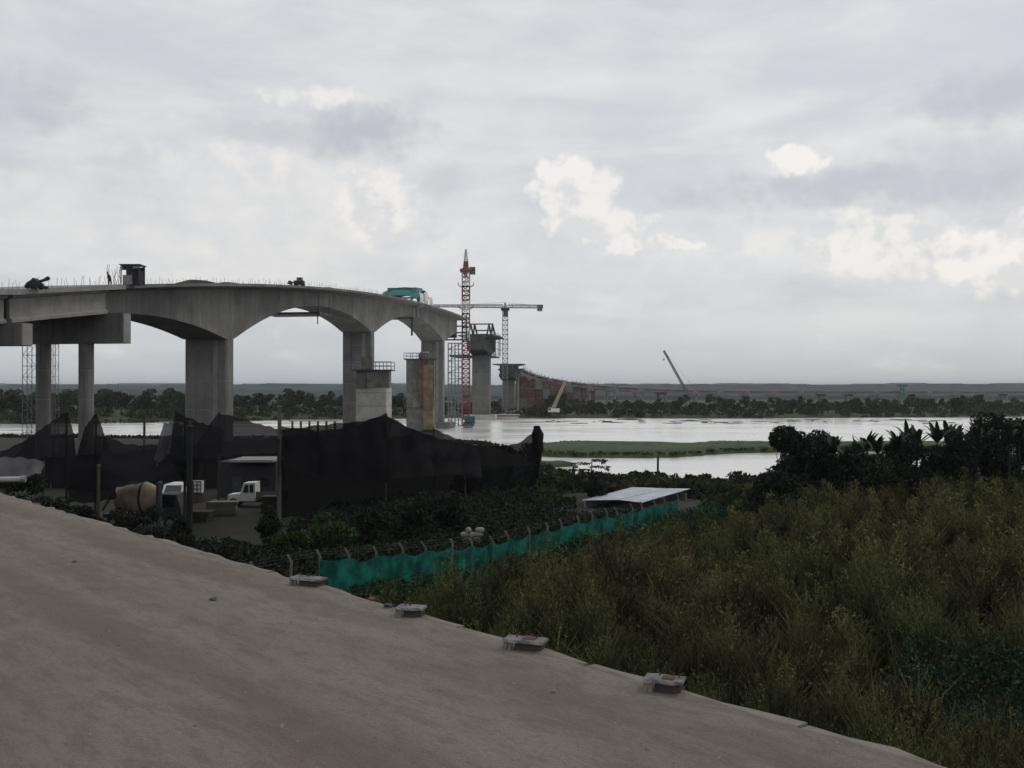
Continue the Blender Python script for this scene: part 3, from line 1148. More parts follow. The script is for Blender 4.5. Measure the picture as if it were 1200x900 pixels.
# ================================================================== far viaduct curving along the far bank
FV = [(-.6, 534, CAMZ + 11.2), (3.4, 560, CAMZ + 9.9), (12, 608, CAMZ + 8.2), (34, 650, CAMZ + 5.0), (62, 690, CAMZ + 2.6), (104, 730, CAMZ + .7),
      (170, 780, CAMZ - .7), (296, 850, CAMZ - 1.3), (420, 900, CAMZ - 1.5), (560, 945, CAMZ - 1.6)]
fvp = []
for i in range(len(FV) - 1):
    p0, p1, p2, p3 = (np.array(FV[max(i - 1, 0)]), np.array(FV[i]), np.array(FV[i + 1]), np.array(FV[min(i + 2, len(FV) - 1)]))
    nseg = max(2, int(np.linalg.norm(p2 - p1) / 6))
    for k in range(nseg):
        s = k / nseg
        fvp.append(.5 * ((2 * p1) + (-p0 + p2) * s + (2 * p0 - 5 * p1 + 4 * p2 - p3) * s * s + (-p0 + 3 * p1 - 3 * p2 + p3) * s ** 3))
fvp = np.array(fvp)
fv = thing('far_viaduct', 'long low concrete viaduct curving away to the right beyond the river', 'viaduct', (3.4, 560, 2))
FVC = mat('far_viaduct_concrete', (.26, .235, .22), .9, .2, .1, 5, streaks=.3)
dirs = np.gradient(fvp[:, :2], axis=0)
dirs /= np.linalg.norm(dirs, axis=1)[:, None]
nrm = np.stack([dirs[:, 1], -dirs[:, 0]], 1)
last = 0
dist = np.concatenate([[0], np.cumsum(np.linalg.norm(np.diff(fvp[:, :2], axis=0), axis=1))])
step = 30.0
kspan = int(dist[-1] // step)
for k in range(kspan):
    idx = np.where((dist >= k * step - 1) & (dist <= (k + 1) * step + 1))[0]
    if len(idx) < 2:
        continue
    rs = []
    for i in idx:
        p, n_ = fvp[i], nrm[i]
        rs.append([(p[0] + n_[0] * s, p[1] + n_[1] * s, p[2] + z) for s, z in ((-7, 0), (7, 0), (7, -.9), (5.6, -1.2), (5.6, -3.0), (-5.6, -3.0), (-5.6, -1.2), (-7, -.9))])
    MB().rings(rs).build('span', FVC, fv)
    i = idx[0]
    p, n_ = fvp[i], nrm[i]
    m = MB()
    a_ = math.atan2(n_[1], n_[0])
    m.box((p[0], p[1], p[2] - 3.7), (13, 2.2, 1.5), a_)
    m.build('crosshead', FVC, fv)
    for s in (-3.6, 3.6):
        c = (p[0] + n_[0] * s, p[1] + n_[1] * s)
        zz = float(far_h(c[0], c[1])) - .3
        MB().lathe([(0, .95), (p[2] - 4.4 - zz, .95)], (c[0], c[1], zz), 'Z', 10).build('column', FVC, fv)
m = MB()
for i in range(0, len(fvp), 1):
    if dist[i] < 190:
        p, n_ = fvp[i], nrm[i]
        for s in (6.6,):
            m.bar((p[0] + n_[0] * s, p[1] + n_[1] * s, p[2]), (p[0] + n_[0] * s, p[1] + n_[1] * s, p[2] + random.uniform(.5, 2.2)), .22)
o = m.build('parapet_bar', STEEL, fv)
o['kind'] = 'stuff'

# rust brown falsework filling the spans over the far bank
fw = thing('falsework', 'rust brown falsework panels under the descending far viaduct', 'falsework', (14, 586, 1))
for k, (px, d) in enumerate([(609, 560), (618, 575), (627, 590), (636, 602), (645, 614), (654, 626), (663, 638), (672, 650), (681, 662), (690, 674)]):
    X = (px - 600) / 1150 * d
    i = int(np.argmin(np.abs(fvp[:, 1] - d)))
    zt = fvp[i, 2] - 3.2
    z0 = float(far_h(X, d)) - .2
    n_ = 3
    for r in range(n_):
        hh = (zt - z0) / n_
        MB().box((X + 2.2, d, z0 + hh * (r + .5)), (4.7 + random.uniform(-.2, .2), .5 + .3 * (r % 2), hh * .96), R(random.uniform(20, 32))).build('panel', RUST if (k + r) % 4 else FORM_GREY, fw)
    MB().bar((X - .2, d - .6, z0), (X - .2, d - .6, zt), .35).build('shore_post', STEEL, fw)

# barges and jetties at the water
def barge(x0, x1, y, d, hgt, label, mt, rust=True):
    X0, X1 = (x0 - 600) / 1150 * d, (x1 - 600) / 1150 * d
    o = thing('work_barge', label, 'barge', ((X0 + X1) / 2, d, 0), 'flat work barges moored at the piers')
    m = MB()
    m.rings([[(X0 + 1.2, yy, -.5), (X1 - 1.2, yy, -.5), (X1, yy, hgt), (X0, yy, hgt)] for yy in (d, d + 9)])
    m.build('hull', mt, o)
    MB().box(((X0 + X1) / 2, d - .06, hgt * .75), ((X1 - X0) * .97, .12, hgt * .22)).build('rub_rail', RUST if rust else STEEL, o)
    for k in range(4):
        MB().lathe([(0, .18), (.5, .18), (.55, .3), (.7, .3)], (X0 + 1.0 + (X1 - X0 - 2) * k / 3, d + .6, hgt), 'Z', 8).build('bollard', STEEL, o)
    return o


barge(574, 609, 490, 448, 2.4, 'pale flat barge with a rusty side moored by the far pier', CONC_PALE)
barge(541, 556, 497, 350, 1.6, 'small grey barge at the foot of the third bridge pier', STEEL_GREY, False)
c = P(537, 495, 349)
cargo = thing('site_container', 'teal steel container on the small barge at the bridge pier', 'container', (c[0], c[1] + 2, 1.6))
MB().box((c[0] + 4.0, c[1] + 4, 1.6 + 1.35), (3.6, 2.6, 2.7)).build('shell', TEAL, cargo)
for k in range(5):
    MB().box((c[0] + 2.5 + k * .75, c[1] + 2.66, 1.6 + 1.35), (.12, .1, 2.5)).build('rib', TEAL, cargo)
jt = thing('jetty', 'thin pale jetty on piles across the water behind the tents', 'jetty', (-78, 300, 0))
MB().box((P(368, 492, 300)[0], 300, 4.4), (15, 3, .45)).build('jetty_deck', CONC_PALE, jt)
for k in range(6):
    MB().lathe([(0, .35), (5.8, .35)], (P(368, 492, 300)[0] - 6.6 + k * 2.6, 300, -1.6), 'Z', 8).build('pile', STEEL, jt)

# ================================================================== on the deck at the left
# open booth
t0 = 3.0
zb = zd(t0)
c = P(151.5, 335, 136)
bo = thing('site_booth', 'dark open booth with flat roof standing on the deck at the left', 'booth', (c[0], c[1] + 1, zb))
bx_, by_ = c[0], c[1] + 1.2
for sx in (-1.25, 1.25):
    for sy in (-1, 1):
        MB().bar((bx_ + sx, by_ + sy, zb), (bx_ + sx, by_ + sy, zb + 2.75), .13).build('post', STEEL, bo)
MB().box((bx_, by_, zb + 2.72), (2.9, 2.5, .12)).build('roof', STEEL, bo)
MB().box((bx_ - .35, by_ - 1.05, zb + 2.3), (1.5, .08, .7)).build('fascia_board', DARKC, bo)
MB().box((bx_ + .8, by_ - 1.05, zb + 2.35), (.8, .06, .35)).build('sign_plate', STEEL_GREY, bo)
MB().box((bx_ - .45, by_ - .2, zb + .65), (1.3, 1.2, 1.3)).build('cabinet', STEEL_GREY, bo)
MB().box((bx_ + .72, by_ + .2, zb + .95), (.95, 1.4, 1.9)).build('tool_box', DARKC, bo)
m = MB()
m.sheet([[(bx_ - 1.2 + 2.4 * i / 8, by_ + .98, zb + z + .06 * math.sin(i * 1.7)) for i in range(9)] for z in (.1, 1.0, 1.9, 2.6)])
m.build('back_sheet', TARP, bo)
# bundle of starter bars
c = P(132, 330, 137)
rb = thing('rebar_bundle', 'tangle of tall bent reinforcing bars left of the booth', 'rebar', (c[0], c[1], zd(2)))
for k in range(9):
    x = c[0] + random.uniform(-1.1, 1.0)
    y = c[1] + random.uniform(0, 2.5)
    h = random.uniform(2.2, 3.5)
    pts = [(x, y, zd(2) - .1)]
    for j in range(4):
        pts.append((pts[-1][0] + random.uniform(-.22, .22), pts[-1][1] + random.uniform(-.1, .1), pts[-1][2] + h / 4))
    MB().poly(pts, .03, 5).build('bar', REBAR, rb)
# small machine with a raised arm
c = P(40, 337, 116)
zz = zd(-18.5)
mc = thing('towed_pump', 'small dark machine with an arm raised to the right on the deck', 'machine', (c[0], c[1], zz))
m = MB()
m.rings([[(c[0] + x, c[1] + e, zz + z) for x, z in ((-.9, .2), (.7, .2), (.9, .6), (.35, 1.05), (.1, 1.3), (-.2, 1.0), (-.7, .7))] for e in (-.6, .6)])
m.build('body', DARKC, mc)
MB().bar((c[0] + .1, c[1], zz + .75), (c[0] + 1.65, c[1], zz + 1.22), .28).build('arm', DARKC, mc)
MB().bar((c[0] + 1.3, c[1], zz + 1.12), (c[0] + 1.75, c[1], zz + 1.36), .36).build('arm_head', DARKC, mc)
for sx in (-.5, .45):
    for e in (-.7, .7):
        MB().lathe([(-.1, .28), (.1, .28)], (c[0] + sx, c[1] + e, zz + .28), 'Y', 12).build('wheel', RUBBER, mc)
MB().box((c[0] + 1.45, c[1] - .2, zz + .16), (.4, .5, .32)).build('foot_block', DARKC, mc)
# little loader further along the deck
tq = 73.0
c = B(tq, 6.0, zd(tq))
ld = thing('deck_loader', 'small dark loader standing on the deck over the first arch', 'machine', c)
MB().box((c[0], c[1], c[2] + .75), (2.0, 1.5, .8)).build('body', DARKC, ld)
MB().box((c[0] + .1, c[1], c[2] + 1.45), (1.1, 1.2, .75)).build('cab', STEEL_GREY, ld)
MB().box((c[0] + .1, c[1] - .62, c[2] + 1.5), (.8, .05, .5)).build('cab_window', GLASS, ld)
m = MB()
m.rings([[(c[0] + x, c[1] + e, c[2] + z) for x, z in ((-2.4, .5), (-1.6, .25), (-1.5, 1.0), (-2.0, 1.15))] for e in (-.8, .8)])
m.build('bucket', STEEL, ld)
MB().bar((c[0] - 1.6, c[1], c[2] + .7), (c[0] - .6, c[1], c[2] + 1.1), .18).build('lift_arm', STEEL, ld)
for sx in (-.65, .65):
    for e in (-.8, .8):
        MB().lathe([(-.14, .38), (.14, .38)], (c[0] + sx, c[1] + e, c[2] + .38), 'Y', 12).build('wheel', RUBBER, ld)


def skin_body(name, nodes, links_, parent, mats_by):
    """one continuous body grown with a Skin modifier; mats_by(z)->slot index"""
    me = bpy.data.meshes.new(name)
    keys = list(nodes)
    off = wloc(parent)
    me.from_pydata([tuple(nodes[k][i] for i in range(3)) for k in keys], [(keys.index(a), keys.index(b)) for a, b in links_], [])
    ob = bpy.data.objects.new(name, me)
    COL.objects.link(ob)
    bm_ = ob.modifiers.new('skin', 'SKIN')
    for i, k in enumerate(keys):
        r = nodes[k][3] * 1.22
        sv_ = me.skin_vertices[0].data[i]
        sv_.radius = (r, r)
        sv_.use_root = (k == 'pelvis')
    sb = ob.modifiers.new('sub', 'SUBSURF')
    sb.levels = sb.render_levels = 2
    dg = bpy.context.evaluated_depsgraph_get()
    new = bpy.data.meshes.new_from_object(ob.evaluated_get(dg))
    bpy.data.objects.remove(ob)
    new.name = name
    new.materials.clear()
    for mm in (DARKC, HIVIS, SKIN):
        new.materials.append(mm)
    for p in new.polygons:
        p.material_index = mats_by(p.center)
        p.use_smooth = True
    return link(name, new, parent)


c = P(128.5, 336, 137)
pz = zd(2.5)
ps = thing('person', 'worker in dark clothes leaning forward on the deck beside the booth', 'person', (c[0], c[1], pz))
nd = {'pelvis': (0, 0, .95, .15), 'belly': (-.05, 0, 1.12, .15), 'chest': (-.14, 0, 1.36, .17), 'neck': (-.24, 0, 1.54, .07), 'head0': (-.29, 0, 1.63, .095), 'head': (-.33, 0, 1.74, .10),
      'hipL': (.02, .12, .88, .12), 'kneeL': (.10, .15, .48, .085), 'ankL': (.18, .16, .08, .055), 'toeL': (.06, .17, .04, .05),
      'hipR': (.02, -.12, .88, .12), 'kneeR': (-.06, -.15, .49, .085), 'ankR': (-.06, -.16, .08, .055), 'toeR': (-.20, -.17, .04, .05),
      'shL': (-.15, .22, 1.42, .075), 'elL': (-.10, .30, 1.14, .055), 'wrL': (-.22, .26, .92, .042), 'haL': (-.28, .24, .85, .045),
      'shR': (-.15, -.22, 1.42, .075), 'elR': (-.12, -.30, 1.14, .055), 'wrR': (-.28, -.24, .98, .042), 'haR': (-.35, -.22, .93, .045)}
lk = [('pelvis', 'belly'), ('belly', 'chest'), ('chest', 'neck'), ('neck', 'head0'), ('head0', 'head'), ('pelvis', 'hipL'), ('hipL', 'kneeL'), ('kneeL', 'ankL'), ('ankL', 'toeL'),
      ('pelvis', 'hipR'), ('hipR', 'kneeR'), ('kneeR', 'ankR'), ('ankR', 'toeR'), ('chest', 'shL'), ('shL', 'elL'), ('elL', 'wrL'), ('wrL', 'haL'),
      ('chest', 'shR'), ('shR', 'elR'), ('elR', 'wrR'), ('wrR', 'haR')]
skin_body('body', nd, lk, ps, lambda p: 2 if p.z > 1.55 or (p.z < 1.0 and abs(p.y) > .19 and p.x < -.15) else 0)
hm = MB()
hm.lathe([(0, .155), (.015, .15), (.03, .125), (.09, .11), (.13, .06), (.14, .005)], (c[0] - .34, c[1], pz + 1.76), 'Z', 14)
hm.build('helmet', DARKC, ps, smooth=True)

# ================================================================== the camp under shade nets
def GH(x, y):
    return float(ground_h(x, y))


def net(name, label, rows, m_, poles, group='shade nets over the camp', sag=.35, seg=14, seed=0):
    """rows: list of top-to-bottom polylines, each a list of 3-D points; resampled to a sagging cloth"""
    base = rows[0][0]
    o = thing(name, label, 'shade net', (base[0], base[1], GH(base[0], base[1])), group)
    grid = []
    rs = np.random.default_rng(seed + 50)
    rr = []
    for row in rows:
        row = np.array(row, float)
        dd = np.concatenate([[0], np.cumsum(np.linalg.norm(np.diff(row, axis=0), axis=1))])
        n = seg * (len(rows[0]) - 1)
        q_ = np.linspace(0, dd[-1], n + 1)
        rr.append(np.stack([np.interp(q_, dd, row[:, k]) for k in range(3)], 1))
    nr = 12
    ph = rs.uniform(0, 6.28, 6)
    for a in range(len(rr) - 1):
        for k in range(nr + (1 if a == len(rr) - 2 else 0)):
            f = k / nr
            line = rr[a] * (1 - f) + rr[a + 1] * f
            ff = (a + f) / (len(rr) - 1)
            w = np.sin(math.pi * min(max(ff, 0), 1)) + .15
            i_ = np.arange(len(line))
            line = line.copy()
            line[:, 1] += sag * w * (np.sin(i_ * .55 + ph[0]) * .5 + np.sin(i_ * .21 + ph[1] + ff * 4) * .6 + .25 * np.sin(i_ * 1.3 + ff * 9 + ph[2]))
            line[:, 2] += -.5 * sag * w * np.sin(i_ * .16 + ph[3]) + .05 * np.sin(i_ * .7 + ph[4])
            grid.append(line)
    MB().sheet(grid).build('cloth', m_, o, smooth=True)
    for (x, y, d, ov) in poles:
        p = P(x, y, d)
        MB().tube((p[0], p[1], GH(p[0], p[1]) - .3), (p[0] + random.uniform(-.1, .1), p[1], p[2] + ov), .11, .08, 7).build('pole', WOOD, o)
    return o


def L(lst):
    return [P(*a) for a in lst]


# the tall black wall of netting
top = [(328, 503, 80), (380, 498, 83), (420, 494, 86), (452, 487, 88), (482, 503, 90), (512, 513, 92), (545, 520, 95), (578, 524, 98), (606, 520, 100), (629, 504, 102)]
bot = [(x, 0, d) for x, _, d in top]
botp = [((x - 600) / 1150 * d, d + .4, GH((x - 600) / 1150 * d, d) + .05) for x, _, d in bot]
net('net_wall', 'tall black shade net wall with a sagging top edge behind the green fence', [L(top), botp], NET,
    [(329, 501, 80.3, .1), (452, 487, 88.3, .2), (545, 520, 95.3, .1), (629, 502, 102.2, .3)], sag=.45, seed=1)
# bundled cloth at the end pole
m = MB()
p = P(629, 503, 102)
rs_ = []
for k in range(14):
    f = k / 13
    r = .55 * (.35 + .9 * math.sin(math.pi * min(f * 1.1 + .05, 1)) ** .6) * random.uniform(.8, 1.2)
    z = p[2] + .35 - f * (p[2] - 4.4)
    rs_.append([(p[0] + r * math.cos(a) + .1 * math.sin(7 * f), p[1] + r * math.sin(a), z) for a in np.linspace(0, 6.28, 9)[:-1]])
o = MB().rings(rs_).build('gathered_net', NET, smooth=False)
tag(o, 'bundle of black net gathered round the right end pole of the wall', 'shade net', 'shade nets over the camp')
# roofs
net('net_roof', 'black shade net roof sloping from the bridge pier to the thin pole', [L([(256, 484, 84), (280, 489, 84), (303, 497, 84), (328, 503, 82)]), L([(216, 540, 72), (250, 536, 72), (290, 533, 73), (326, 530, 74)])], NET,
    [(256, 484, 84, .1)], sag=.3, seed=2)
net('net_roof', 'pair of black netting panels draped from the pole before the first pier', [L([(206, 483, 73), (217, 487, 73), (232, 494, 74), (262, 503, 78)]), L([(196, 545, 71), (218, 543, 71), (236, 540, 72), (262, 532, 76)])], NET,
    [(217, 487, 73, .1)], sag=.25, seed=3)
net('net_curtain', 'greyish see-through net panel hanging left of the dark green pole', [L([(192, 496, 74), (203, 495, 74), (215, 497, 74)]), L([(180, 540, 73), (197, 545, 73), (215, 545, 73)])], NET2, [], sag=.15, seed=4)
net('net_roof', 'black net tent rising to a point right of the second round column', [L([(100, 500, 76), (106, 492, 76), (112, 484, 76), (118, 496, 76), (124, 514, 76)]), L([(78, 574, 71), (95, 576, 71), (112, 576, 71), (135, 570, 71), (152, 568, 71)])], NET,
    [(112, 484, 76, .2)], sag=.25, seed=5)
net('net_roof', 'wide low black net sagging between the pointed tent and the first pier', [L([(122, 512, 76), (150, 521, 76), (180, 521, 77), (214, 516, 77)]), L([(112, 570, 69), (145, 570, 69), (180, 562, 69), (216, 552, 69)])], NET,
    [(185, 520, 72, -1.2), (222, 515, 70, 1.4)], sag=.3, seed=6)
net('net_roof', 'black net rising to a point left of the second round column', [L([(36, 512, 77), (52, 500, 77), (66, 490, 77), (79, 481, 77), (84, 500, 77)]), L([(2, 556, 71.5), (25, 556, 71.5), (50, 560, 71.5), (74, 568, 71.5), (98, 572, 71.5)])], NET,
    [(79, 481, 77, .2)], sag=.25, seed=7)
net('net_roof', 'black net sloping down to the left edge under the approach viaduct', [L([(-40, 540, 80), (-10, 535, 79), (20, 521, 78), (40, 509, 77.5)]), L([(-40, 556, 72), (-10, 556, 72), (20, 556, 72), (44, 548, 72)])], NET,
    [(-10, 533, 76, .2)], sag=.25, seed=8)
net('net_curtain', 'dull grey tarpaulin wall at the left edge of the camp', [L([(-30, 537, 70), (0, 536, 70), (26, 536, 70), (52, 540, 70)]), L([(-30, 562, 69), (0, 561, 69), (26, 560, 69), (48, 556, 69)])], TARP, [(50, 540, 70, 0)], sag=.12, seed=9)
net('net_drape', 'black drape hanging in folds over the left half of the net wall', [L([(330, 500, 79), (372, 505, 81), (415, 499, 84), (452, 485, 87)]), L([(332, 548, 78), (372, 562, 80), (415, 560, 83), (458, 566, 86)])], NET, [], sag=.5, seed=11)
net('net_drape', 'greyish drape sagging over the right half of the net wall', [L([(452, 485, 87), (490, 508, 89), (530, 519, 92), (560, 523, 95)]), L([(456, 560, 86), (492, 560, 88), (530, 556, 91), (566, 560, 94)])], mat('shade_net_worn', (.013, .013, .014), .95, .45, .9, 5, spec=.03, clear=.12), [], sag=.5, seed=12)
net('net_roof', 'black net roof peaking behind the sag of the net wall', [L([(470, 512, 106), (492, 505, 106), (508, 502, 106), (530, 512, 106), (556, 522, 106)]), L([(468, 540, 98), (492, 538, 98), (508, 538, 98), (530, 540, 99), (556, 542, 100)])], NET, [(508, 502, 106, .2)], sag=.3, seed=13)
net('net_drape', 'black drape hanging low before the mixer truck', [L([(84, 540, 70), (110, 548, 69), (138, 560, 68.5)]), L([(80, 588, 68), (108, 590, 68), (136, 584, 67.5)])], NET, [], sag=.35, seed=14)
net('net_drape', 'narrow black drape hanging between the white van and the green post', [L([(204, 535, 70), (216, 540, 70), (236, 536, 70)]), L([(210, 556, 69.5), (219, 572, 69.5), (233, 552, 69.5)])], NET, [], sag=.25, seed=15)
# cloth closing the back of the camp
net('net_wall', 'black netting wall closing the back of the camp behind the vehicles', [L([(-30, 540, 106), (60, 536, 106), (150, 530, 106), (240, 520, 106), (330, 510, 106)]),
    [((x - 600) / 1150 * 106, 106.5, GH((x - 600) / 1150 * 106, 106)) for x in (-30, 60, 150, 240, 330)]], NET, [(60, 536, 106.3, 0), (240, 520, 106.3, 0)], sag=.4, seed=10)

# free-standing poles
def pole(name, label, x, ytop, d, r, m_, extra=None):
    p = P(x, ytop, d)
    z0 = max(GH(p[0], p[1]), -1.0) - .3
    o = thing(name, label, 'pole', (p[0], p[1], z0))
    MB().tube((p[0], p[1], z0), (p[0] + .05, p[1], p[2]), r, r * .78, 10).build('shaft', m_, o)
    MB().tube((p[0] + .05, p[1], p[2]), (p[0] + .05, p[1], p[2] + .12), r * 1.2, r * .6, 10).build('cap', m_, o)
    if extra == 'arms':
        for k, z in enumerate((p[2] - .5, p[2] - 1.1)):
            MB().bar((p[0] - .5, p[1], z), (p[0] + .5, p[1], z), .09).build('cross_arm', STEEL, o)
            for sx in (-.4, .4):
                MB().lathe([(0, .035), (.05, .06), (.12, .03)], (p[0] + sx, p[1], z + .045), 'Z', 8).build('insulator', CONC_PALE, o)
    return o


pole('utility_pole', 'weathered grey pole before the black net wall', 327, 477, 79, .20, mat('weathered_pole', (.10, .095, .085), .9, .3, 2, stretch=(1, 1, .2)))
pole('tent_pole', 'dark green post left of the white vehicle', 222, 500, 68, .24, mat('dark_green_paint', (.005, .011, .007), .8, .3, 1))
pole('thin_pole', 'thin dark pole at the water between the second column and first pier', 169, 484, 150, .22, STEEL)
pole('thin_pole', 'thin dark pole standing before the lagoon by the zinc shed', 770.5, 534, 104, .14, STEEL)
pole('tent_post', 'short grey post before the pale mixer drum', 115, 546, 66, .13, WOOD)
pole('tent_post', 'short dark post between the mixer drum and the white car', 187, 566, 66, .16, STEEL)


# ------------------------------------------------------------------ vehicles in the camp
def wheel(o, c, r, w=.24):
    wl = MB().lathe([(-w / 2, r * .86), (-w / 2 + .03, r), (w / 2 - .03, r), (w / 2, r * .86)], c, 'X' if False else 'Y', 16).build('wheel', RUBBER, o)
    MB().lathe([(-w / 2 - .01, r * .55), (w / 2 + .01, r * .55)], c, 'Y', 12).build('rim', STEEL_GREY, wl)


def rot_thing(o, a):
    o.rotation_euler = (0, 0, a)


# white flat-nosed truck, side on, facing left
p = P(288, 600, 88)
gz_ = GH(p[0], p[1])
X, Y, Z = p[0], p[1], gz_
tr = thing('small_truck', 'small white truck with short bonnet parked under the nets', 'truck', (X, Y, Z))
m = MB()
prof = [(-1.35, .55), (-1.35, 1.12), (-.25, 1.22), (.02, 2.15), (1.05, 2.2), (1.1, .55)]
m.rings([[(X + a, Y + e, Z + b) for a, b in prof] for e in (-.85, .85)])
cabm = m.build('cab', WHITE, tr)
m = MB()
m.rings([[(X + a, Y + e, Z + b) for a, b in ((-.02, 1.32), (.16, 1.98), (.46, 2.02), (.46, 1.32))] for e in (-.872, -.852)])
m.build('side_window', GLASS, cabm)
m = MB()
m.rings([[(X + a, Y + e, Z + b) for a, b in ((.58, 1.32), (.58, 2.02), (.92, 2.03), (.92, 1.32))] for e in (-.872, -.852)])
m.build('rear_window', GLASS, cabm)
MB().box((X - 1.37, Y - .55, Z + .9), (.05, .3, .2)).build('headlight', CR_WHITE, tr)
MB().box((X - 1.42, Y, Z + .55), (.14, 1.8, .2)).build('bumper', STEEL, tr)
MB().box((X + 2.6, Y, Z + .85), (2.9, 1.9, .14)).build('cargo_bed', STEEL, tr)
MB().box((X + 2.6, Y - .93, Z + 1.15), (2.9, .06, .5)).build('side_board', FORM_GREY, tr)
MB().box((X + .9, Y, Z + .52), (4.4, 1.0, .2)).build('chassis', STEEL, tr)
for sx in (-.85, 2.9):
    for e in (-.85, .85):
        wheel(tr, (X + sx, Y + e, Z + .42), .42)
# mixer truck seen from behind at an angle
p = P(163, 600, 76)
X, Y, Z = p[0], p[1], GH(p[0], p[1])
mx_ = thing('mixer_truck', 'concrete mixer truck with a beige drum under the low net', 'truck', (X, Y, Z))
dr = MB().lathe([(-1.9, .35), (-1.7, .75), (-.6, 1.15), (.6, 1.18), (1.5, .8), (1.75, .4)], (X, Y, Z + 2.35), 'X', 20).build('drum', BEIGE, mx_, smooth=True)
MB().lathe([(.35, 1.2), (.35, 1.23), (.5, 1.23), (.5, 1.19)], (X, Y, Z + 2.35), 'X', 20).build('roller_band', STEEL, dr)
MB().box((X, Y, Z + .95), (5.2, .9, .3)).build('chassis', STEEL, mx_)
for sx in (-1.5, 1.5):
    m = MB()
    m.rings([[(X + sx + e, Y + s, Z + z) for s, z in ((-.7, 1.1), (.7, 1.1), (.4, 1.75), (-.4, 1.75))] for e in (-.12, .12)])
    m.build('drum_stand', STEEL, mx_)
m = MB()
m.rings([[(X - 1.9 - .3 * k, Y - .25, Z + 2.9 - .5 * k), (X - 1.9 - .3 * k, Y + .25, Z + 2.9 - .5 * k), (X - 1.9 - .3 * k, Y + .2, Z + 2.75 - .5 * k), (X - 1.9 - .3 * k, Y - .2, Z + 2.75 - .5 * k)] for k in range(4)])
m.build('chute', STEEL_GREY, mx_)
m = MB()
m.rings([[(X + a, Y + e, Z + b) for a, b in ((2.0, .7), (2.0, 2.7), (3.3, 2.65), (3.6, 1.6), (3.65, .7))] for e in (-1.1, 1.1)])
cb = m.build('cab', STEEL, mx_)
MB().box((X + 2.7, Y - 1.11, Z + 2.1), (.9, .03, .8)).build('side_window', GLASS, cb)
for sx in (-1.6, -.6, 2.8):
    for e in (-1.0, 1.0):
        wheel(mx_, (X + sx, Y + e, Z + .5), .5, .3)
# parked white car, front towards us
p = P(201, 590, 91)
X, Y, Z = p[0], p[1], GH(p[0], p[1])
ca = thing('parked_van', 'white van facing us with a dark windscreen under the nets', 'van', (X, Y, Z))
m = MB()
prof = [(-.15, .35), (-.15, .95), (.25, 1.15), (.75, 1.95), (3.6, 1.95), (3.75, .35)]
m.rings([[(X + e, Y + a, Z + b) for a, b in prof] for e in (-.95, .95)])
bd = m.build('body', WHITE, ca)
m = MB()
m.rings([[(X - .80, Y + .285 + k, Z + 1.22), (X + .80, Y + .285 + k, Z + 1.22), (X + .70, Y + .70 + k, Z + 1.88), (X - .70, Y + .70 + k, Z + 1.88)] for k in (-.03, .02)])
m.build('windscreen', GLASS, bd)
MB().box((X, Y - .16, Z + .72), (1.0, .06, .2)).build('grille', STEEL, bd)
for sx in (-.7, .7):
    MB().lathe([(-.03, .13), (.02, .13)], (X + sx, Y - .17, Z + .74), 'Y', 10).build('headlight', CR_WHITE, bd)
MB().box((X, Y - .2, Z + .42), (1.9, .16, .2)).build('bumper', STEEL, ca)
for sx in (-.82, .82):
    for sy in (.6, 3.0):
        MB().lathe([(-.1, .34), (.1, .34)], (X + sx, Y + sy, Z + .34), 'X', 14).build('wheel', RUBBER, ca)
# caged white tank
p = P(231, 592, 92)
X, Y, Z = p[0], p[1], GH(p[0], p[1])
zt_ = CAMZ + (456 - 578) / 1150 * 92
ib = thing('caged_tank', 'white plastic tank in a dark wire cage on a crate stack by the green post', 'tank', (X, Y, Z))
MB().box((X, Y, (Z + zt_) / 2), (1.15, 1.1, zt_ - Z)).build('crate_stack', WOOD, ib)
MB().box((X, Y, zt_ + .6), (1.0, .95, 1.1)).build('tank', WHITE, ib)
m = MB()
for k in range(4):
    xx = X - .54 + 1.08 * k / 3
    m.bar((xx, Y - .53, zt_), (xx, Y - .53, zt_ + 1.2), .06)
    m.bar((X - .54, Y - .53, zt_ + .1 + k * .36), (X + .54, Y - .53, zt_ + .1 + k * .36), .06)
m.build('cage', STEEL, ib)
# grey store shed behind the truck
p = P(297, 540, 96)
X, Y = p[0], p[1]
Z = GH(X, Y)
zr = CAMZ + (456 - 541) / 1150 * 96
sh = thing('store_shed', 'low grey store shed with a pale roof edge behind the small white truck', 'shed', (X, Y, Z))
MB().box((X - .6, Y + 2, (Z + zr) / 2), (5.6, 4, zr - Z)).build('wall', DARKC, sh)
MB().box((X, Y + 1.6, zr + .12), (4.2, 5.2, .22)).build('roof', WALLG, sh)
MB().box((X - 1.6, Y - .04, Z + 1.0), (.9, .06, 2.0)).build('door', STEEL, sh)
MB().box((X + 1.0, Y - .04, Z + 1.5), (1.0, .06, .8)).build('window', GLASS, sh)

# ------------------------------------------------------------------ clutter of the camp
def drum(px, d, label, m_, dz=0.0):
    x, y = (px - 600) / 1150 * d, d
    z = GH(x, y) + dz
    o = thing('oil_drum', label, 'drum', (x, y, z), 'drums in the camp')
    MB().lathe([(0, .28), (.02, .29), (.28, .29), (.30, .305), (.32, .29), (.58, .29), (.60, .305), (.62, .29), (.86, .29), (.88, .28)], (x, y, z), 'Z', 16).build('shell', m_, o)
    MB().lathe([(.882, .27), (.90, .27)], (x, y, z), 'Z', 16).build('lid', STEEL, o)


drum(246, 84, 'dark drum standing right of the caged tank', STEEL)
drum(252, 85, 'rusty drum beside the dark drum near the caged tank', RUST)
drum(131, 72, 'dull teal drum left of the mixer drum', FORM_GREY)


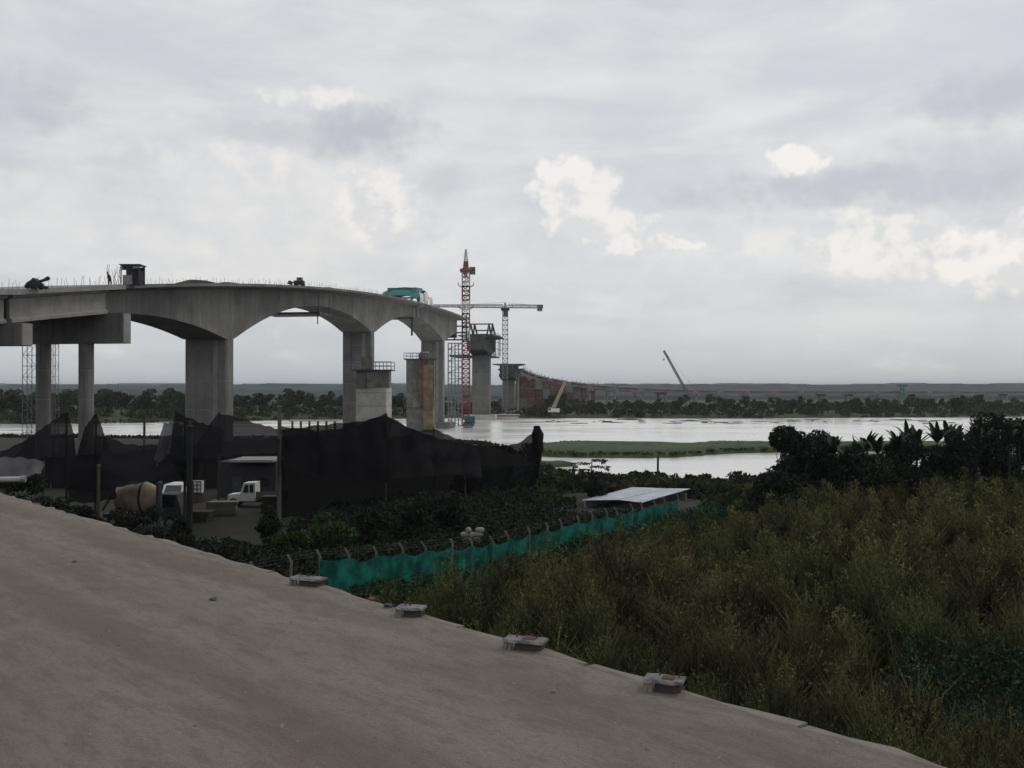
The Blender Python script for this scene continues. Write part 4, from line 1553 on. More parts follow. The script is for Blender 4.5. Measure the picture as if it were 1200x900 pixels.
def stack(px, d, w, n, label, m_, rz):
    x, y = (px - 600) / 1150 * d, d
    z = GH(x, y)
    o = thing('panel_stack', label, 'panels', (x, y, z), 'stacks of form panels in the camp')
    for k in range(n):
        MB().box((x + random.uniform(-.08, .08), y, z + .09 + .16 * k), (w + random.uniform(-.2, .2), 1.4, .13), rz + random.uniform(-.05, .05)).build('panel', m_, o)


stack(262, 82, 2.2, 7, 'stack of dark form panels left of the small white truck', FORM_GREY, .2)
stack(236, 79, 1.8, 5, 'low stack of brown form panels right of the green post', WOOD, -.15)
stack(318, 84, 1.6, 9, 'tall stack of dark form panels beside the weathered pole', WOOD, .1)
stack(95, 74, 2.4, 6, 'stack of panels under the pointed net tent', FORM_GREY, .1)

# zinc roofed shed by the lagoon
A_, B_ = P(703, 585, 88), P(762, 572, 95)
sd = thing('zinc_shed', 'low shed with a pale zinc roof beyond the end of the green fence', 'shed', (10, 88, GH(10, 88)))
ux = Vector((B_[0] - A_[0], B_[1] - A_[1], 0))
def SH(u, w, z):
    """u 0..1 along the eaves, w metres back"""
    d = ux.normalized()
    n_ = Vector((d.y, -d.x, 0))
    b = Vector((A_[0], A_[1], 0)) + ux * u + n_ * w
    return (b.x, b.y, z)


ze, zr = P(703, 588, 88)[2], P(770, 569, 96)[2]
NP = 8
for side in (0, 1):
    for k in range(NP):
        u0, u1 = k / NP, (k + 1) / NP - .004
        m = MB()
        cols = []
        for j in range(7):
            uu = u0 + (u1 - u0) * j / 6
            bumpz = .035 * (j % 2)
            if side == 0:
                cols.append([SH(uu, -1.95, ze + bumpz + .5 * uu), SH(uu, 1.9, zr + bumpz - .35 + .3 * uu)])
            else:
                cols.append([SH(uu, 2.0, zr + bumpz - .35 + .3 * uu), SH(uu, 4.4, ze + .25 + bumpz + .5 * uu)])
        m.sheet(cols)
        o = m.build('roof_sheet', ROOFM, sd)
        md = o.modifiers.new('s', 'SOLIDIFY')
        md.thickness = .02
for k, (u0, u1) in enumerate(((.02, .34), (.36, .62), (.64, .97))):
    m = MB()
    m.rings([[SH(u0, w, 1.5), SH(u1, w, 1.5), SH(u1, w, ze + .4 * u1 + .05), SH(u0, w, ze + .4 * u0 + .05)] for w in (-1.8, -1.65)])
    m.build('wall_panel', WALLG, sd)
m = MB()
m.rings([[SH(u, -1.7, 1.5), SH(u, 4.0, 1.5), SH(u, 4.0, ze + .3), SH(u, 1.9, zr - .3), SH(u, -1.7, ze + .3)] for u in (.965, .985)])
m.build('gable', WALLG, sd)
# a lower lean-to roof, just a pale line behind the net
p = P(608, 574, 104)
lt = thing('lean_to', 'long low lean-to with a pale roof line right of the net wall', 'shed', (p[0], p[1], GH(p[0], p[1])))
m = MB()
m.rings([[(p[0] + x, p[1] + y, p[2] + z) for y, z in ((0, 0), (1.5, .22), (1.5, .28), (0, .06))] for x in (-3, 4.2)])
m.build('roof', WALLG, lt)
for x in (-2.8, .6, 4.0):
    MB().bar((p[0] + x, p[1] + .2, GH(p[0], p[1]) - .2), (p[0] + x, p[1] + .2, p[2]), .14).build('post', WOOD, lt)
MB().box((p[0] + .6, p[1] + 1.4, (GH(p[0], p[1]) + p[2]) / 2), (6.8, .12, p[2] - GH(p[0], p[1]))).build('back_wall', FORM_GREY, lt)

# ================================================================== green mesh fence with angled concrete posts
FA, FB = Vector((-8.9, 45.5, 0)), Vector((13.2, 78.5, 0))
fd = (FB - FA)
FL = fd.length
fd.normalize()
fn = Vector((fd.y, -fd.x, 0))
fe = thing('mesh_fence', 'teal green mesh fence on angled concrete posts running toward the zinc shed', 'fence', (FA.x, FA.y, GH(FA.x, FA.y)))
NPOST = 20
def ftop(s):
    """height of the top of the mesh"""
    p = FA + fd * s
    y = np.interp(s, [0, FL * .35, FL * .62, FL], [661, 640, 613, 588])
    return CAMZ + (456 - y) / 1150 * p.y + .22


for k in range(-4, NPOST + 1):
    s = FL * k / NPOST
    p = FA + fd * s
    zt = ftop(max(s, 0)) + (.10 if k >= 0 else .1 + k * -.05)
    z0 = GH(p.x, p.y) - .4
    ln = random.uniform(-.16, .14)
    m = MB()
    hh_ = random.uniform(-.08, .06)
    m.bar((p.x, p.y + .12, z0), (p.x + ln, p.y + .12, zt + .02 + hh_), .11)
    m.bar((p.x + ln, p.y + .12, zt + hh_), (p.x + ln - random.uniform(.10, .22), p.y + .02, zt + .33 + hh_), .09)
    m.build('post', POSTC, fe)
    if k < NPOST and k >= 0:
        s1 = FL * (k + 1) / NPOST
        rows_ = []
        r1, r2 = random.uniform(0, 6), random.uniform(0, 6)
        for j in range(9):
            f = j / 8
            row = []
            for i_ in range(13):
                g_ = i_ / 12
                ss_ = s + (s1 - s) * g_ * .995
                b = FA + fd * ss_
                zt_ = ftop(ss_) - (.12 + .16 * abs(math.sin(k * 1.7))) * math.sin(math.pi * g_) * random.uniform(.8, 1.1) * (1 if j == 0 else 1 - f)
                z0_ = GH(b.x, b.y) + .05
                off = (.10 * math.sin(g_ * 9 + r1) + .06 * math.sin(g_ * 21 + r2 + f * 2)) * math.sin(math.pi * g_) ** .5 * (.4 + f)
                z_ = zt_ + (z0_ - zt_) * f
                pp = b + fn * off
                row.append((pp.x, pp.y, z_))
            rows_.append(row)
        MB().sheet(rows_).build('mesh_panel', GMESH, fe, smooth=True)
for j in range(3):
    m = MB()
    for k in range(-4, NPOST):
        a, b = FA + fd * (FL * k / NPOST), FA + fd * (FL * (k + 1) / NPOST)
        dz = .2 + .13 * j
        m.tube((a.x - .06 * j, a.y + .06, ftop(max(FL * k / NPOST, 0)) + dz), (b.x - .06 * j, b.y + .06, ftop(max(FL * (k + 1) / NPOST, 0)) + dz), .005, .005, 4)
    m.build('barbed_wire', STEEL, fe)
# white sacks seen over the fence
p = P(551, 634, 62)
sk = thing('sack_pile', 'few white sacks heaped just behind the green fence', 'sacks', (p[0], p[1] + 2, GH(p[0], p[1] + 2)))
zg = GH(p[0], p[1] + 2)
MB().box((p[0], p[1] + 2.2, zg + (p[2] - zg) / 2 - .1), (1.1, .9, p[2] - zg - .1)).build('pallet_stack', WOOD, sk)
for k, (dx_, dz_) in enumerate(((-.42, .06), (.02, .04), (.44, .08), (-.2, .34), (.55, .36))):
    m = MB()
    m.lathe([(-.3, .05), (-.26, .15), (-.1, .20), (.1, .20), (.26, .14), (.3, .05)], (p[0] + dx_, p[1] + 2.0 + .1 * (k % 2), p[2] + dz_ + .05), 'Y' if k % 2 else 'X', 10)
    m.build('sack', CONC_EDGE, sk, smooth=True)

# ================================================================== stub fittings along the edge of the ramp
def edge_fitting(x, y, label, wpx, seed):
    rg = random.Random(seed)
    d = EYE * 1150 / (y - 456)
    X = (x - 600) / 1150 * d
    u = (np.array((X, d)) - E0) @ ED
    s = -.12
    c = ramp_pt(u, s, 0)
    o = thing('edge_fitting', label, 'fitting', c, 'low fittings along the ramp edge')
    Lx = wpx / 1150 * d * .9
    an = R(rg.uniform(-22, -12))
    def loc(a, b, z):
        return (c[0] + a * math.cos(an) - b * math.sin(an), c[1] + a * math.sin(an) + b * math.cos(an), c[2] + z * .78)
    rs_ = []
    for k in range(9):
        a = -Lx / 2 + Lx * k / 8
        e = rg.uniform(-.009, .009)
        f = rg.uniform(-.006, .003)
        rs_.append([loc(a, -.10 + e, .095 + f), loc(a, .10 + e, .095 + f), loc(a, .085 - e, .128 + f), loc(a, -.085 - e, .125 + f)])
    MB().rings(rs_).build('lid', mat('worn_lid', (.17, .165, .15), .95, .4, 7, 5, bump=.5, bscale=40), o)
    MB().rings([[loc(a, -.07, .0), loc(a, .08, .0), loc(a, .07, .097), loc(a, -.06, .097)] for a in (-Lx * .22, Lx * .44)]).build('box', mat('rusty_box', (.045, .040, .036), .9, .45, 12, 5, col2=(.07, .045, .035)), o)
    for a in (-Lx * .45, -Lx * .33):
        MB().rings([[loc(a - .018 + w_, b, z), loc(a + .018 + w_, b, z), loc(a + .018 + w_, b + .03, z), loc(a - .018 + w_, b + .03, z)] for b, z, w_ in ((-.10, -.01, 0), (-.085, .10, .012))]).build('leg', KERB, o)
    for k in range(3):
        a = rg.uniform(-Lx * .3, Lx * .45)
        MB().poly([loc(a, .03, .11), loc(a + .005, .03, .15), loc(a + rg.uniform(-.05, .05), .04, .175)], .006, 5).build('bar', REBAR, o)
    if seed in (3, 4):
        rs_ = [[loc(a, -.05, .124), loc(a, .04, .124), loc(a, .03, .138 + rg.uniform(0, .012)), loc(a, -.04, .14)] for a in np.linspace(-Lx * .05, Lx * .25, 4)]
        MB().rings(rs_).build('red_scrap', RUST, o)
    return o


edge_fitting(372, 684, 'low grey fitting at the ramp edge nearest the start of the green fence', 46, 1)
edge_fitting(497, 718, 'low grey fitting in the middle of the ramp edge', 36, 2)
edge_fitting(633, 756, 'low fitting with reddish bars at the ramp edge, second nearest to us', 54, 3)
edge_fitting(797, 802, 'low pale fitting at the ramp edge closest to us', 50, 4)
# loose gravel on the ramp
rgq = np.random.default_rng(31)
ng = 2600
gu_ = rgq.uniform(-9, 22, ng)
gs_ = -.15 - rgq.uniform(0, 1, ng) ** 1.5 * 10
gp_ = E0[None] + gu_[:, None] * ED[None] + gs_[:, None] * EN[None]
rr_ = rgq.uniform(.004, .013, ng) * (1 + (rgq.uniform(0, 1, ng) > .96) * 1.2)
oct_ = np.array([(1, 0, 0), (0, 1, 0), (-1, 0, 0), (0, -1, 0), (0, 0, .8), (0, 0, -.8)])
jit = rgq.uniform(.6, 1.3, (ng, 6, 1))
vv_ = np.concatenate([gp_, np.full((ng, 1), DECKZ + .004)], 1)[:, None, :] + oct_[None] * jit * rr_[:, None, None]
vv_[..., 2] += .012 * wob(gu_, gs_ * 3, 1.6)[:, None]
tri = np.array([(0, 1, 4), (1, 2, 4), (2, 3, 4), (3, 0, 4)])
gr = np_mesh('gravel', vv_.reshape(-1, 3), (np.arange(ng)[:, None, None] * 6 + tri[None]).reshape(-1, 3), mat('gravel_stone', (.20, .175, .15), .95, .5, 9, 3))
tag(gr, 'fine gravel and crumbs scattered over the ramp', 'gravel', kind='stuff')
# stones on the ramp
for k, (x, y, r, lab) in enumerate(((250, 704, .045, 'small dark stone lying alone on the ramp'), (436, 703, .035, 'reddish pebble on the lip of the ramp edge'),
                                    (455, 712, .05, 'dark lump beside the middle ramp edge fitting'), (88, 660, .04, 'small pebble at the left side of the ramp'))):
    d = EYE * 1150 / (y - 456)
    X = (x - 600) / 1150 * d
    me = bpy.data.meshes.new('stone')
    bmm = bmesh.new()
    bmesh.ops.create_icosphere(bmm, subdivisions=2, radius=r)
    for v_ in bmm.verts:
        v_.co *= random.uniform(.75, 1.2)
        v_.co.z *= .6
    bmm.to_mesh(me)
    bmm.free()
    me.materials.append(STEEL if k != 1 else RUST)
    o = link('stone', me)
    o.location = (X, d, DECKZ + r * .45)
    tag(o, lab, 'stone', 'stones on the ramp')
# pale pipe on the far end of the ramp
p = P(-5, 571, 24.6)
pp = thing('pipe', 'pale pipe lying across the far left end of the ramp', 'pipe', (p[0], p[1], DECKZ))
MB().tube((p[0] - 1.0, p[1], DECKZ + .12), (p[0] + .55, p[1] + .3, DECKZ + .12), .07, .07, 12).build('tube', CONC_PALE, pp)
MB().tube((p[0] + .50, p[1] + .29, DECKZ + .12), (p[0] + .60, p[1] + .31, DECKZ + .12), .09, .09, 12).build('collar', STEEL_GREY, pp)

# ================================================================== vegetation
def leaf_cloud(n, blobs, size, rg, flat=.5):
    """n leaf quads spread through ellipsoid blobs (x,y,z,rx,ry,rz); returns verts, faces, shade value per vertex"""
    bl = np.array(blobs, float)
    wts = bl[:, 3] * bl[:, 4] * bl[:, 5]
    idx = rg.choice(len(bl), n, p=wts / wts.sum())
    d = rg.normal(size=(n, 3))
    d /= np.linalg.norm(d, axis=1)[:, None]
    r = rg.uniform(.35, 1.0, n) ** .55
    c = bl[idx, :3] + d * r[:, None] * bl[idx, 3:6]
    a = rg.normal(size=(n, 3))
    a /= np.linalg.norm(a, axis=1)[:, None]
    b = rg.normal(size=(n, 3))
    b -= (b * a).sum(1)[:, None] * a
    b /= np.linalg.norm(b, axis=1)[:, None]
    sz = size * rg.uniform(.55, 1.4, n)
    a = a * sz[:, None]
    b = b * (sz * flat)[:, None]
    v = np.stack([c - a, c - b * .9 + a * .1, c + a, c + b * .9 + a * .1], 1).reshape(-1, 3)
    f = np.arange(4 * n).reshape(n, 4)
    return v, f, np.repeat(rg.uniform(.6, 1.35, n), 4)


def crown_blobs(rg, h, w, n):
    out = []
    for k in range(n):
        a, q_ = rg.uniform(0, 6.28), rg.uniform(0, 1) ** .6
        zz = h * rg.uniform(.42, .86)
        rr = w * rg.uniform(.22, .42)
        spread = 1 - .55 * max(0, (zz / h - .6) / .4)
        out.append((w * .62 * q_ * math.cos(a) * spread, w * .62 * q_ * math.sin(a) * spread, zz, rr, rr, rr * rg.uniform(.6, .9)))
    return out


def limbs(m, rg, h, w, r):
    m.rings([[(rr * math.cos(a) + ox, rr * math.sin(a), z) for a in np.linspace(0, 6.28, 8)[:-1]] for z, rr, ox in
             ((-.6, r * 1.3, 0), (h * .15, r, .0), (h * .4, r * .75, .1), (h * .7, r * .3, .2))])
    for k in range(5):
        a = rg.uniform(0, 6.28)
        z = h * rg.uniform(.25, .5)
        m.tube((0, 0, z), (w * .5 * math.cos(a), w * .5 * math.sin(a), z + h * rg.uniform(.18, .32)), r * .45, r * .12, 5)
    return m


protos = []
for k in range(6):
    rg = np.random.default_rng(100 + k)
    h = 1.0
    HH, WW = rg.uniform(10, 13), rg.uniform(4.2, 6.5)
    v, f, s = leaf_cloud(620, crown_blobs(rg, HH, WW, 11), .62, rg, .7)
    v = np.concatenate([v])
    me_o = np_mesh('crown', v, f, LEAF_FAR)
    tk = limbs(MB(), rg, HH, WW, .28).build('trunk', BARK)
    protos.append((me_o.data, tk.data, HH))
    bpy.data.objects.remove(me_o)
    bpy.data.objects.remove(tk)


def far_tree(X, Y, sc, k, label, group):
    cm, tm, _ = protos[k]
    o = bpy.data.objects.new('tree', None)
    COL.objects.link(o)
    o.location = (X, Y, float(far_h(X, Y)) - .2)
    o.scale = (sc * random.uniform(.9, 1.3), sc, sc)
    o.rotation_euler = (0, 0, random.uniform(0, 6.28))
    tag(o, label, 'tree', group)
    for nm, d_ in (('crown', cm), ('trunk', tm)):
        c_ = bpy.data.objects.new(nm, d_)
        COL.objects.link(c_)
        c_.parent = o
    return o


for k in range(64):
    px = -60 + 580 * (k + random.uniform(.1, .9)) / 64
    sh_y = float(far_shore((px - 600) / 1150 * 430))
    d = sh_y + random.choice((10, 16, 24, 34, 48, 64)) + random.uniform(0, 8)
    row = 'waterside' if d - sh_y < 26 else 'hindmost'
    where = ('left of the leftmost round column' if px < 49 else 'between the two round columns' if px < 99 else 'between second round column and first pier' if px < 245
             else 'under the first full arch' if px < 420 else 'under the second arch')
    far_tree((px - 600) / 1150 * d, d, random.uniform(.72, 1.12), random.randrange(6), f'{row} dark tree across the river {where}', 'trees on the far bank behind the piers')
for k in range(96):
    px = 640 + 640 * (k + random.uniform(0, 1)) / 96
    d = float(far_shore((px - 600) / 1150 * 490)) + random.choice((14, 22, 34, 55, 80, 110)) + random.uniform(0, 14)
    if px < 700:
        d += 30
    row = 'waterside' if d - float(far_shore((px - 600) / 1150 * 490)) < 48 else 'hindmost'
    where = ('below the rusty falsework' if px < 700 else 'between the falsework and the grey boom' if px < 795 else 'just right of the grey boom' if px < 880
             else 'above the round bush of the thicket' if px < 1000 else 'left of the teal gantry' if px < 1057 else 'right of the teal gantry')
    far_tree((px - 600) / 1150 * d, d, random.uniform(.40, .80), random.randrange(6), f'{row} low dark tree across the river {where}', 'trees on the far bank to the right')


# scrub covering the far bank
def scrub(name, label, pts, size, n_each, rr, m_, cat, tints, seed, hgt=1.0):
    rg = np.random.default_rng(seed)
    V, F, T = [], [], []
    off = 0
    for (x, y, z) in pts:
        r = rr * rg.uniform(.6, 1.4)
        v, f, s = leaf_cloud(n_each, [(x, y, z + r * .45 * hgt, r * 1.3, r, r * .8 * hgt), (x + r * rg.uniform(-.8, .8), y + r * .3, z + r * .7 * hgt, r * .7, r * .7, r * .6 * hgt)], size, rg, .7)
        V.append(v)
        F.append(f + off)
        off += len(v)
        tn = np.array(tints[rg.integers(len(tints))])
        T.append(s[:, None] * tn[None, :])
    o = np_mesh(name, np.concatenate(V), np.concatenate(F), m_, tint=np.concatenate(T))
    return tag(o, label, cat, kind='stuff')


rg = np.random.default_rng(5)
pts = []
for k in range(900):
    px = rg.uniform(-60, 1280)
    X = (px - 600) / 1150 * 470
    d = float(far_shore(X)) + 3 + rg.uniform(0, 1) ** 1.6 * 170
    X = (px - 600) / 1150 * d
    pts.append((X, d, float(far_h(X, d))))
scrub('far_scrub', 'mixed green and brown scrub covering the far bank', pts, .75, 46, 2.3, LEAF_FAR2, 'scrub', [(1, 1, 1), (.7, .95, .7), (.6, .85, .75), (1.1, .95, .8), (.85, .75, .6)], 6)
# grass on spit, islet and near shore
V, F, T = [], [], []
rg = np.random.default_rng(8)
pts = []
while len(pts) < 1900:
    X, Y = rg.uniform(0, 128), rg.uniform(198, 246)
    n_ = len(spit_pts)
    ins = False
    for i in range(n_):
        x1, y1 = spit_pts[i]
        x2, y2 = spit_pts[(i + 1) % n_]
        if (y1 > Y) != (y2 > Y) and X < (x2 - x1) * (Y - y1) / (y2 - y1) + x1:
            ins = not ins
    if ins:
        pts.append((X, Y, .7))
scrub('spit_grass', 'green water grass covering the low spit in the lagoon', pts, .26, 22, .8, LEAF_FAR2, 'grass', [(1.3, 1.6, .9), (1.1, 1.45, .8), (1.5, 1.6, 1.0)], 9, .35)
pts = []
for k in range(1400):
    X = rg.uniform(-160, 130)
    sh_ = float(shore_y(X))
    Y = sh_ - 1 - rg.uniform(0, 1) ** 1.4 * 42
    if 104 < Y and not (X < 8 and X > -58 and Y < 110):
        pts.append((X, Y, float(ground_h(X, Y))))
while len(pts) < 2300:
    X, Y = rg.uniform(-6, 40), rg.uniform(82, 125)
    if not (Y < 100 and 5 < X < 17) and not (X < .04 * Y and Y < 100):
        pts.append((X, Y, float(ground_h(X, Y))))
scrub('shore_grass', 'tangled grass and low growth along the near shore', pts, .40, 16, .95, LEAF_FAR2, 'grass', [(.75, 1.0, .55), (.55, .85, .5), (.9, .85, .6), (.35, .5, .35)], 10, .6)


rg = np.random.default_rng(44)
V, F = [], []
no = 0
for k in range(60):
    y = rg.uniform(395, 455)
    x = (rg.uniform(640, 1190) - 600) / 1150 * y
    a, b = rg.uniform(.8, 5.0), rg.uniform(.5, 1.4)
    n_ = 9
    ring = [(x + a * math.cos(t_) * rg.uniform(.6, 1.1), y + b * math.sin(t_) * rg.uniform(.6, 1.1)) for t_ in np.linspace(0, 6.28, n_ + 1)[:-1]]
    h = rg.uniform(.12, .35)
    V += [(p_[0], p_[1], -.05) for p_ in ring] + [(x + (p_[0] - x) * .8, y + (p_[1] - y) * .8, h) for p_ in ring] + [(x, y, h * 1.2)]
    for i in range(n_):
        j = (i + 1) % n_
        F += [(no + i, no + j, no + n_ + j), (no + i, no + n_ + j, no + n_ + i), (no + n_ + i, no + n_ + j, no + 2 * n_)]
    no += 2 * n_ + 1
hy = np_mesh('floating_weed', V, F, BANKM)
tag(hy, 'small dark rafts of floating weed drifting along the far side of the river', 'floating weed', kind='stuff')


# ------------------------------------------------------------------ the weed field
def blades(px, py, pz, hgt, nb, wid, rg, lean=.45, tint=None):
    """arching blades from each root point: three cross sections, two quads each"""
    n = len(px)
    N = n * nb
    x, y, z, h = (np.repeat(a, nb) for a in (px, py, pz, hgt))
    a = rg.uniform(0, 2 * np.pi, N)
    h = h * rg.uniform(.55, 1.05, N)
    le = h * lean * rg.uniform(.15, 1.2, N)
    w = np.asarray(wid) * rg.uniform(.6, 1.4, N)
    rx, ry = rg.normal(0, .16, N), rg.normal(0, .16, N)
    ca, sa = np.cos(a), np.sin(a)
    # blade faces random
    b = a + np.pi / 2 + rg.normal(0, .5, N)
    cb, sb = np.cos(b), np.sin(b)
    V = np.zeros((N, 6, 3))
    for k, (f, lf, wf) in enumerate(((0, 0, .7), (.62, .35, 1.0), (1.0, 1.0, .12))):
        cx, cy, cz = x + rx + ca * le * lf, y + ry + sa * le * lf, z + h * f - (.12 * h * lf ** 2 if k == 2 else 0)
        V[:, 2 * k] = np.stack([cx - cb * w * wf, cy - sb * w * wf, cz], 1)
        V[:, 2 * k + 1] = np.stack([cx + cb * w * wf, cy + sb * w * wf, cz], 1)
    o = np.arange(N)[:, None] * 6
    F = np.concatenate([o + np.array([[0, 1, 3, 2]]), o + np.array([[2, 3, 5, 4]])], 0)
    tn = np.repeat(np.repeat(tint, nb, 0) * rg.uniform(.7, 1.25, (N, 1)), 6, 0)
    return V.reshape(-1, 3), F, tn


rg = np.random.default_rng(21)
# clump centres, then plants gathered round them
NC = 5200
cy_ = 9 + 88 * rg.uniform(0, 1, NC) ** .72
cx_ = rg.uniform(-.60, .66, NC) * cy_ + rg.uniform(-2, 3, NC)
ch_ = np.clip(rg.normal(.97, .30, NC) + .16 * wob(cx_, cy_, 4.0), .40, 1.65)
ct_ = np.clip(rg.normal(1.0, .32, NC), .35, 1.8)
per = 8
ci = np.repeat(np.arange(NC), per)
rad = np.abs(rg.normal(0, 1, len(ci))) * .34
th = rg.uniform(0, 6.283, len(ci))
gx = cx_[ci] + rad * np.cos(th)
gy = cy_[ci] + rad * np.sin(th)
s = edge_s(gx, gy)
fs = (gx - FA.x) * fn.x + (gy - FA.y) * fn.y
along = (gx - FA.x) * fd.x + (gy - FA.y) * fd.y
keep = (s > .45) & ((fs > .5) | (along > FL + 12) & (fs > -2)) & ((along > -3) | (fs > 1.5))
keep &= ~((gy > 80) & (gx < 21) & (gx > -2))
gx, gy, s, fs, along, ci, rad = (a[keep] for a in (gx, gy, s, fs, along, ci, rad))
zz = ground_h(gx, gy)
hg = 2.05 * ch_[ci] * (1.08 - .5 * np.clip(rad / .8, 0, 1)) + rg.normal(0, .10, len(gx))
hg = np.clip(hg, .5, 3.1)
left_bank = sstep(16, 11, s) * sstep(9, 1, gx)            # the short growth on the left part of the bank
hg *= 1 - .80 * left_bank
hg *= .30 + .70 * sstep(.5, 8, s)
hg *= .42 + .58 * sstep(.8, 9, fs)
near_green = (sstep(9.5, 4.5, fs) * sstep(92, 80, gy) * sstep(33, 38, gy) + sstep(9.5, 12.5, gx - .25 * (28 - gy)) * sstep(34, 27, gy)) + wob(gx, gy, 2.4) * .22
isg = near_green > .5
tn = np.ones((len(gx), 3)) * ct_[ci][:, None]
tn *= np.clip(rg.normal(1, .15, len(gx)), .5, 1.5)[:, None]
brown = np.clip(.45 + .6 * wob(gx, gy, 7.5), 0, 1)[:, None]
tn *= (1 - brown) * np.array([[.82, 1.0, .78]]) + brown * np.array([[1.10, 1.0, .95]])
sel = np.where(~isg)[0]
wd_ = np.clip(gy[sel] / 34.0, .45, 1.7)
v, f, t_ = blades(gx[sel], gy[sel], zz[sel], hg[sel], 13, np.repeat(.026 * wd_, 13), rg, .42, tn[sel])
weeds = np_mesh('weed_field', v, f, WEED, tint=t_)
tag(weeds, 'tall olive brown weeds filling the field right of the ramp', 'weeds', kind='stuff')
st_ = rg.choice(sel, 900, replace=False)
v, f, t_ = blades(gx[st_], gy[st_], zz[st_], hg[st_] * 1.22, 2, .011, rg, .22, np.ones((900, 3)) * np.array([[1.9, 1.6, 1.3]]))
tag(np_mesh('dead_stalks', v, f, WEED, tint=t_), 'pale dead stalks poking out of the weed field', 'weeds', kind='stuff')
# leafy and feathery tops of the weeds
npl = 22
big_ = sel[hg[sel] > .7]
sc_ = np.clip(gy[big_] / 40.0, .40, 1.5)
v, f, t_ = leaf_cloud(len(big_) * npl, [(0, 0, 0, 1, 1, 1)], .075, rg, .38)
vc = (v - np.repeat(v.reshape(-1, 4, 3).mean(1), 4, 0)) * np.repeat(sc_, npl * 4)[:, None]
hh_ = np.repeat(hg[big_], npl) * rg.uniform(.45, 1.08, len(big_) * npl)
ctr = np.stack([np.repeat(gx[big_], npl) + rg.normal(0, .14, len(hh_)), np.repeat(gy[big_], npl) + rg.normal(0, .14, len(hh_)), np.repeat(zz[big_], npl) + hh_], 1)
plume = np_mesh('weed_tops', np.repeat(ctr, 4, 0) + vc * np.array([[1, 1, 1.5]]), f, WEED, tint=np.repeat(np.repeat(tn[big_], npl, 0), 4, 0) * t_[:, None] * np.array([[1.15, 1.15, 1.05]]))
tag(plume, 'small leaves and feathery heads on top of the weeds', 'weeds', kind='stuff')
# creepers: dark green broad leaves by the fence and in the near right corner
sel = np.where(isg)[0]
tn2 = np.ones((len(sel), 3)) * np.clip(.8 + .4 * wob(gx[sel], gy[sel], 1.5)[:, None], .4, 1.4)
nl = 26
h2 = np.maximum(hg[sel], .35) * rg.uniform(.5, .95, len(sel))
sc_ = np.clip(gy[sel] / 40.0, .5, 1.3)
v, f, t_ = leaf_cloud(len(sel) * nl, [(0, 0, 0, 1, 1, 1)], .10, rg, .6)
vc = (v - np.repeat(v.reshape(-1, 4, 3).mean(1), 4, 0)) * np.repeat(sc_, nl * 4)[:, None]
ctr = np.repeat(np.stack([gx[sel], gy[sel], zz[sel] + h2 * .5], 1), nl * 4, 0)
q4 = np.repeat(rg.uniform(-1, 1, (len(sel) * nl, 3)) * np.stack([np.repeat(.36 + 0 * h2, nl), np.repeat(.36 + 0 * h2, nl), np.repeat(h2 * .5, nl)], 1), 4, 0)
cr = np_mesh('creepers', ctr + q4 + vc, f, CREEP, tint=np.repeat(np.repeat(tn2, nl, 0), 4, 0) * t_[:, None])
tag(cr, 'dark green creepers under the mesh fence and in the near right corner', 'creepers', kind='stuff')
# dark undergrowth of the yard between the fence and the net wall
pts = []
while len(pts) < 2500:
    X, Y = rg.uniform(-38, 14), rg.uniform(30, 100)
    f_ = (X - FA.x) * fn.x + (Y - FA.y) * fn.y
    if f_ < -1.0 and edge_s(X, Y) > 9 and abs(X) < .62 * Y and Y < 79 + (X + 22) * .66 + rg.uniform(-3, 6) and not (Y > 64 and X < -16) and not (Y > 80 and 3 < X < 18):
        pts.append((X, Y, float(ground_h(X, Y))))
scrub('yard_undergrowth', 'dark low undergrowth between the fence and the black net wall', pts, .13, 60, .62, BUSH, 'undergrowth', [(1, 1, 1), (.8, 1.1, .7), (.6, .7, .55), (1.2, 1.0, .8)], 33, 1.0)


# ------------------------------------------------------------------ shrubs and banana plants
def shrub(X, Y, h, w, n, label, m_, leaf=.16, seed=0, nb=9, group=None, tint=(1, 1, 1), flat=.45):
    rg = np.random.default_rng(seed)
    z = GH(X, Y)
    o = thing('shrub', label, 'shrub', (X, Y, z), group)
    bl = [(X + a, Y + b, z + c, d, e, f) for a, b, c, d, e, f in crown_blobs(rg, h, w, nb)] + [(X, Y, z + h * .28, w * .55, w * .55, h * .28)]
    v, f, s = leaf_cloud(n, bl, leaf, rg, flat)
    np_mesh('crown', v, f, m_, o, tint=s[:, None] * np.array([tint]))
    m = MB()
    for k in range(6):
        a = rg.uniform(0, 6.28)
        m.tube((X + .1 * math.cos(a), Y + .1 * math.sin(a), z - .2), (X + w * .45 * math.cos(a), Y + w * .45 * math.sin(a), z + h * rg.uniform(.4, .75)), .06, .02, 5)
    m.build('stem', BARK, o)
    return o


def at(px, d):
    return ((px - 600) / 1150 * d, d)


# right hand thicket
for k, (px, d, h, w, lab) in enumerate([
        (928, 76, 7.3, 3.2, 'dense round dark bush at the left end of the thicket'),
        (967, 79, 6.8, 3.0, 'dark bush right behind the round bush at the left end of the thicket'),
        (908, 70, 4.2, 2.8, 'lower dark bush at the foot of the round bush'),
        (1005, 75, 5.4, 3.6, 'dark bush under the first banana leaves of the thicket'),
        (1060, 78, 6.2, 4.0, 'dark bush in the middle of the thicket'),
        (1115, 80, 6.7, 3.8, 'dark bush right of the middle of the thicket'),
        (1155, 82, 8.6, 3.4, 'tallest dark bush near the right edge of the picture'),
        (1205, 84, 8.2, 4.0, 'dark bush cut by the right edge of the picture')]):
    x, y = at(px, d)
    shrub(x, y, h, w, 9500, lab, BUSH, .17, 300 + k, 14, 'dark bushes of the right thicket')


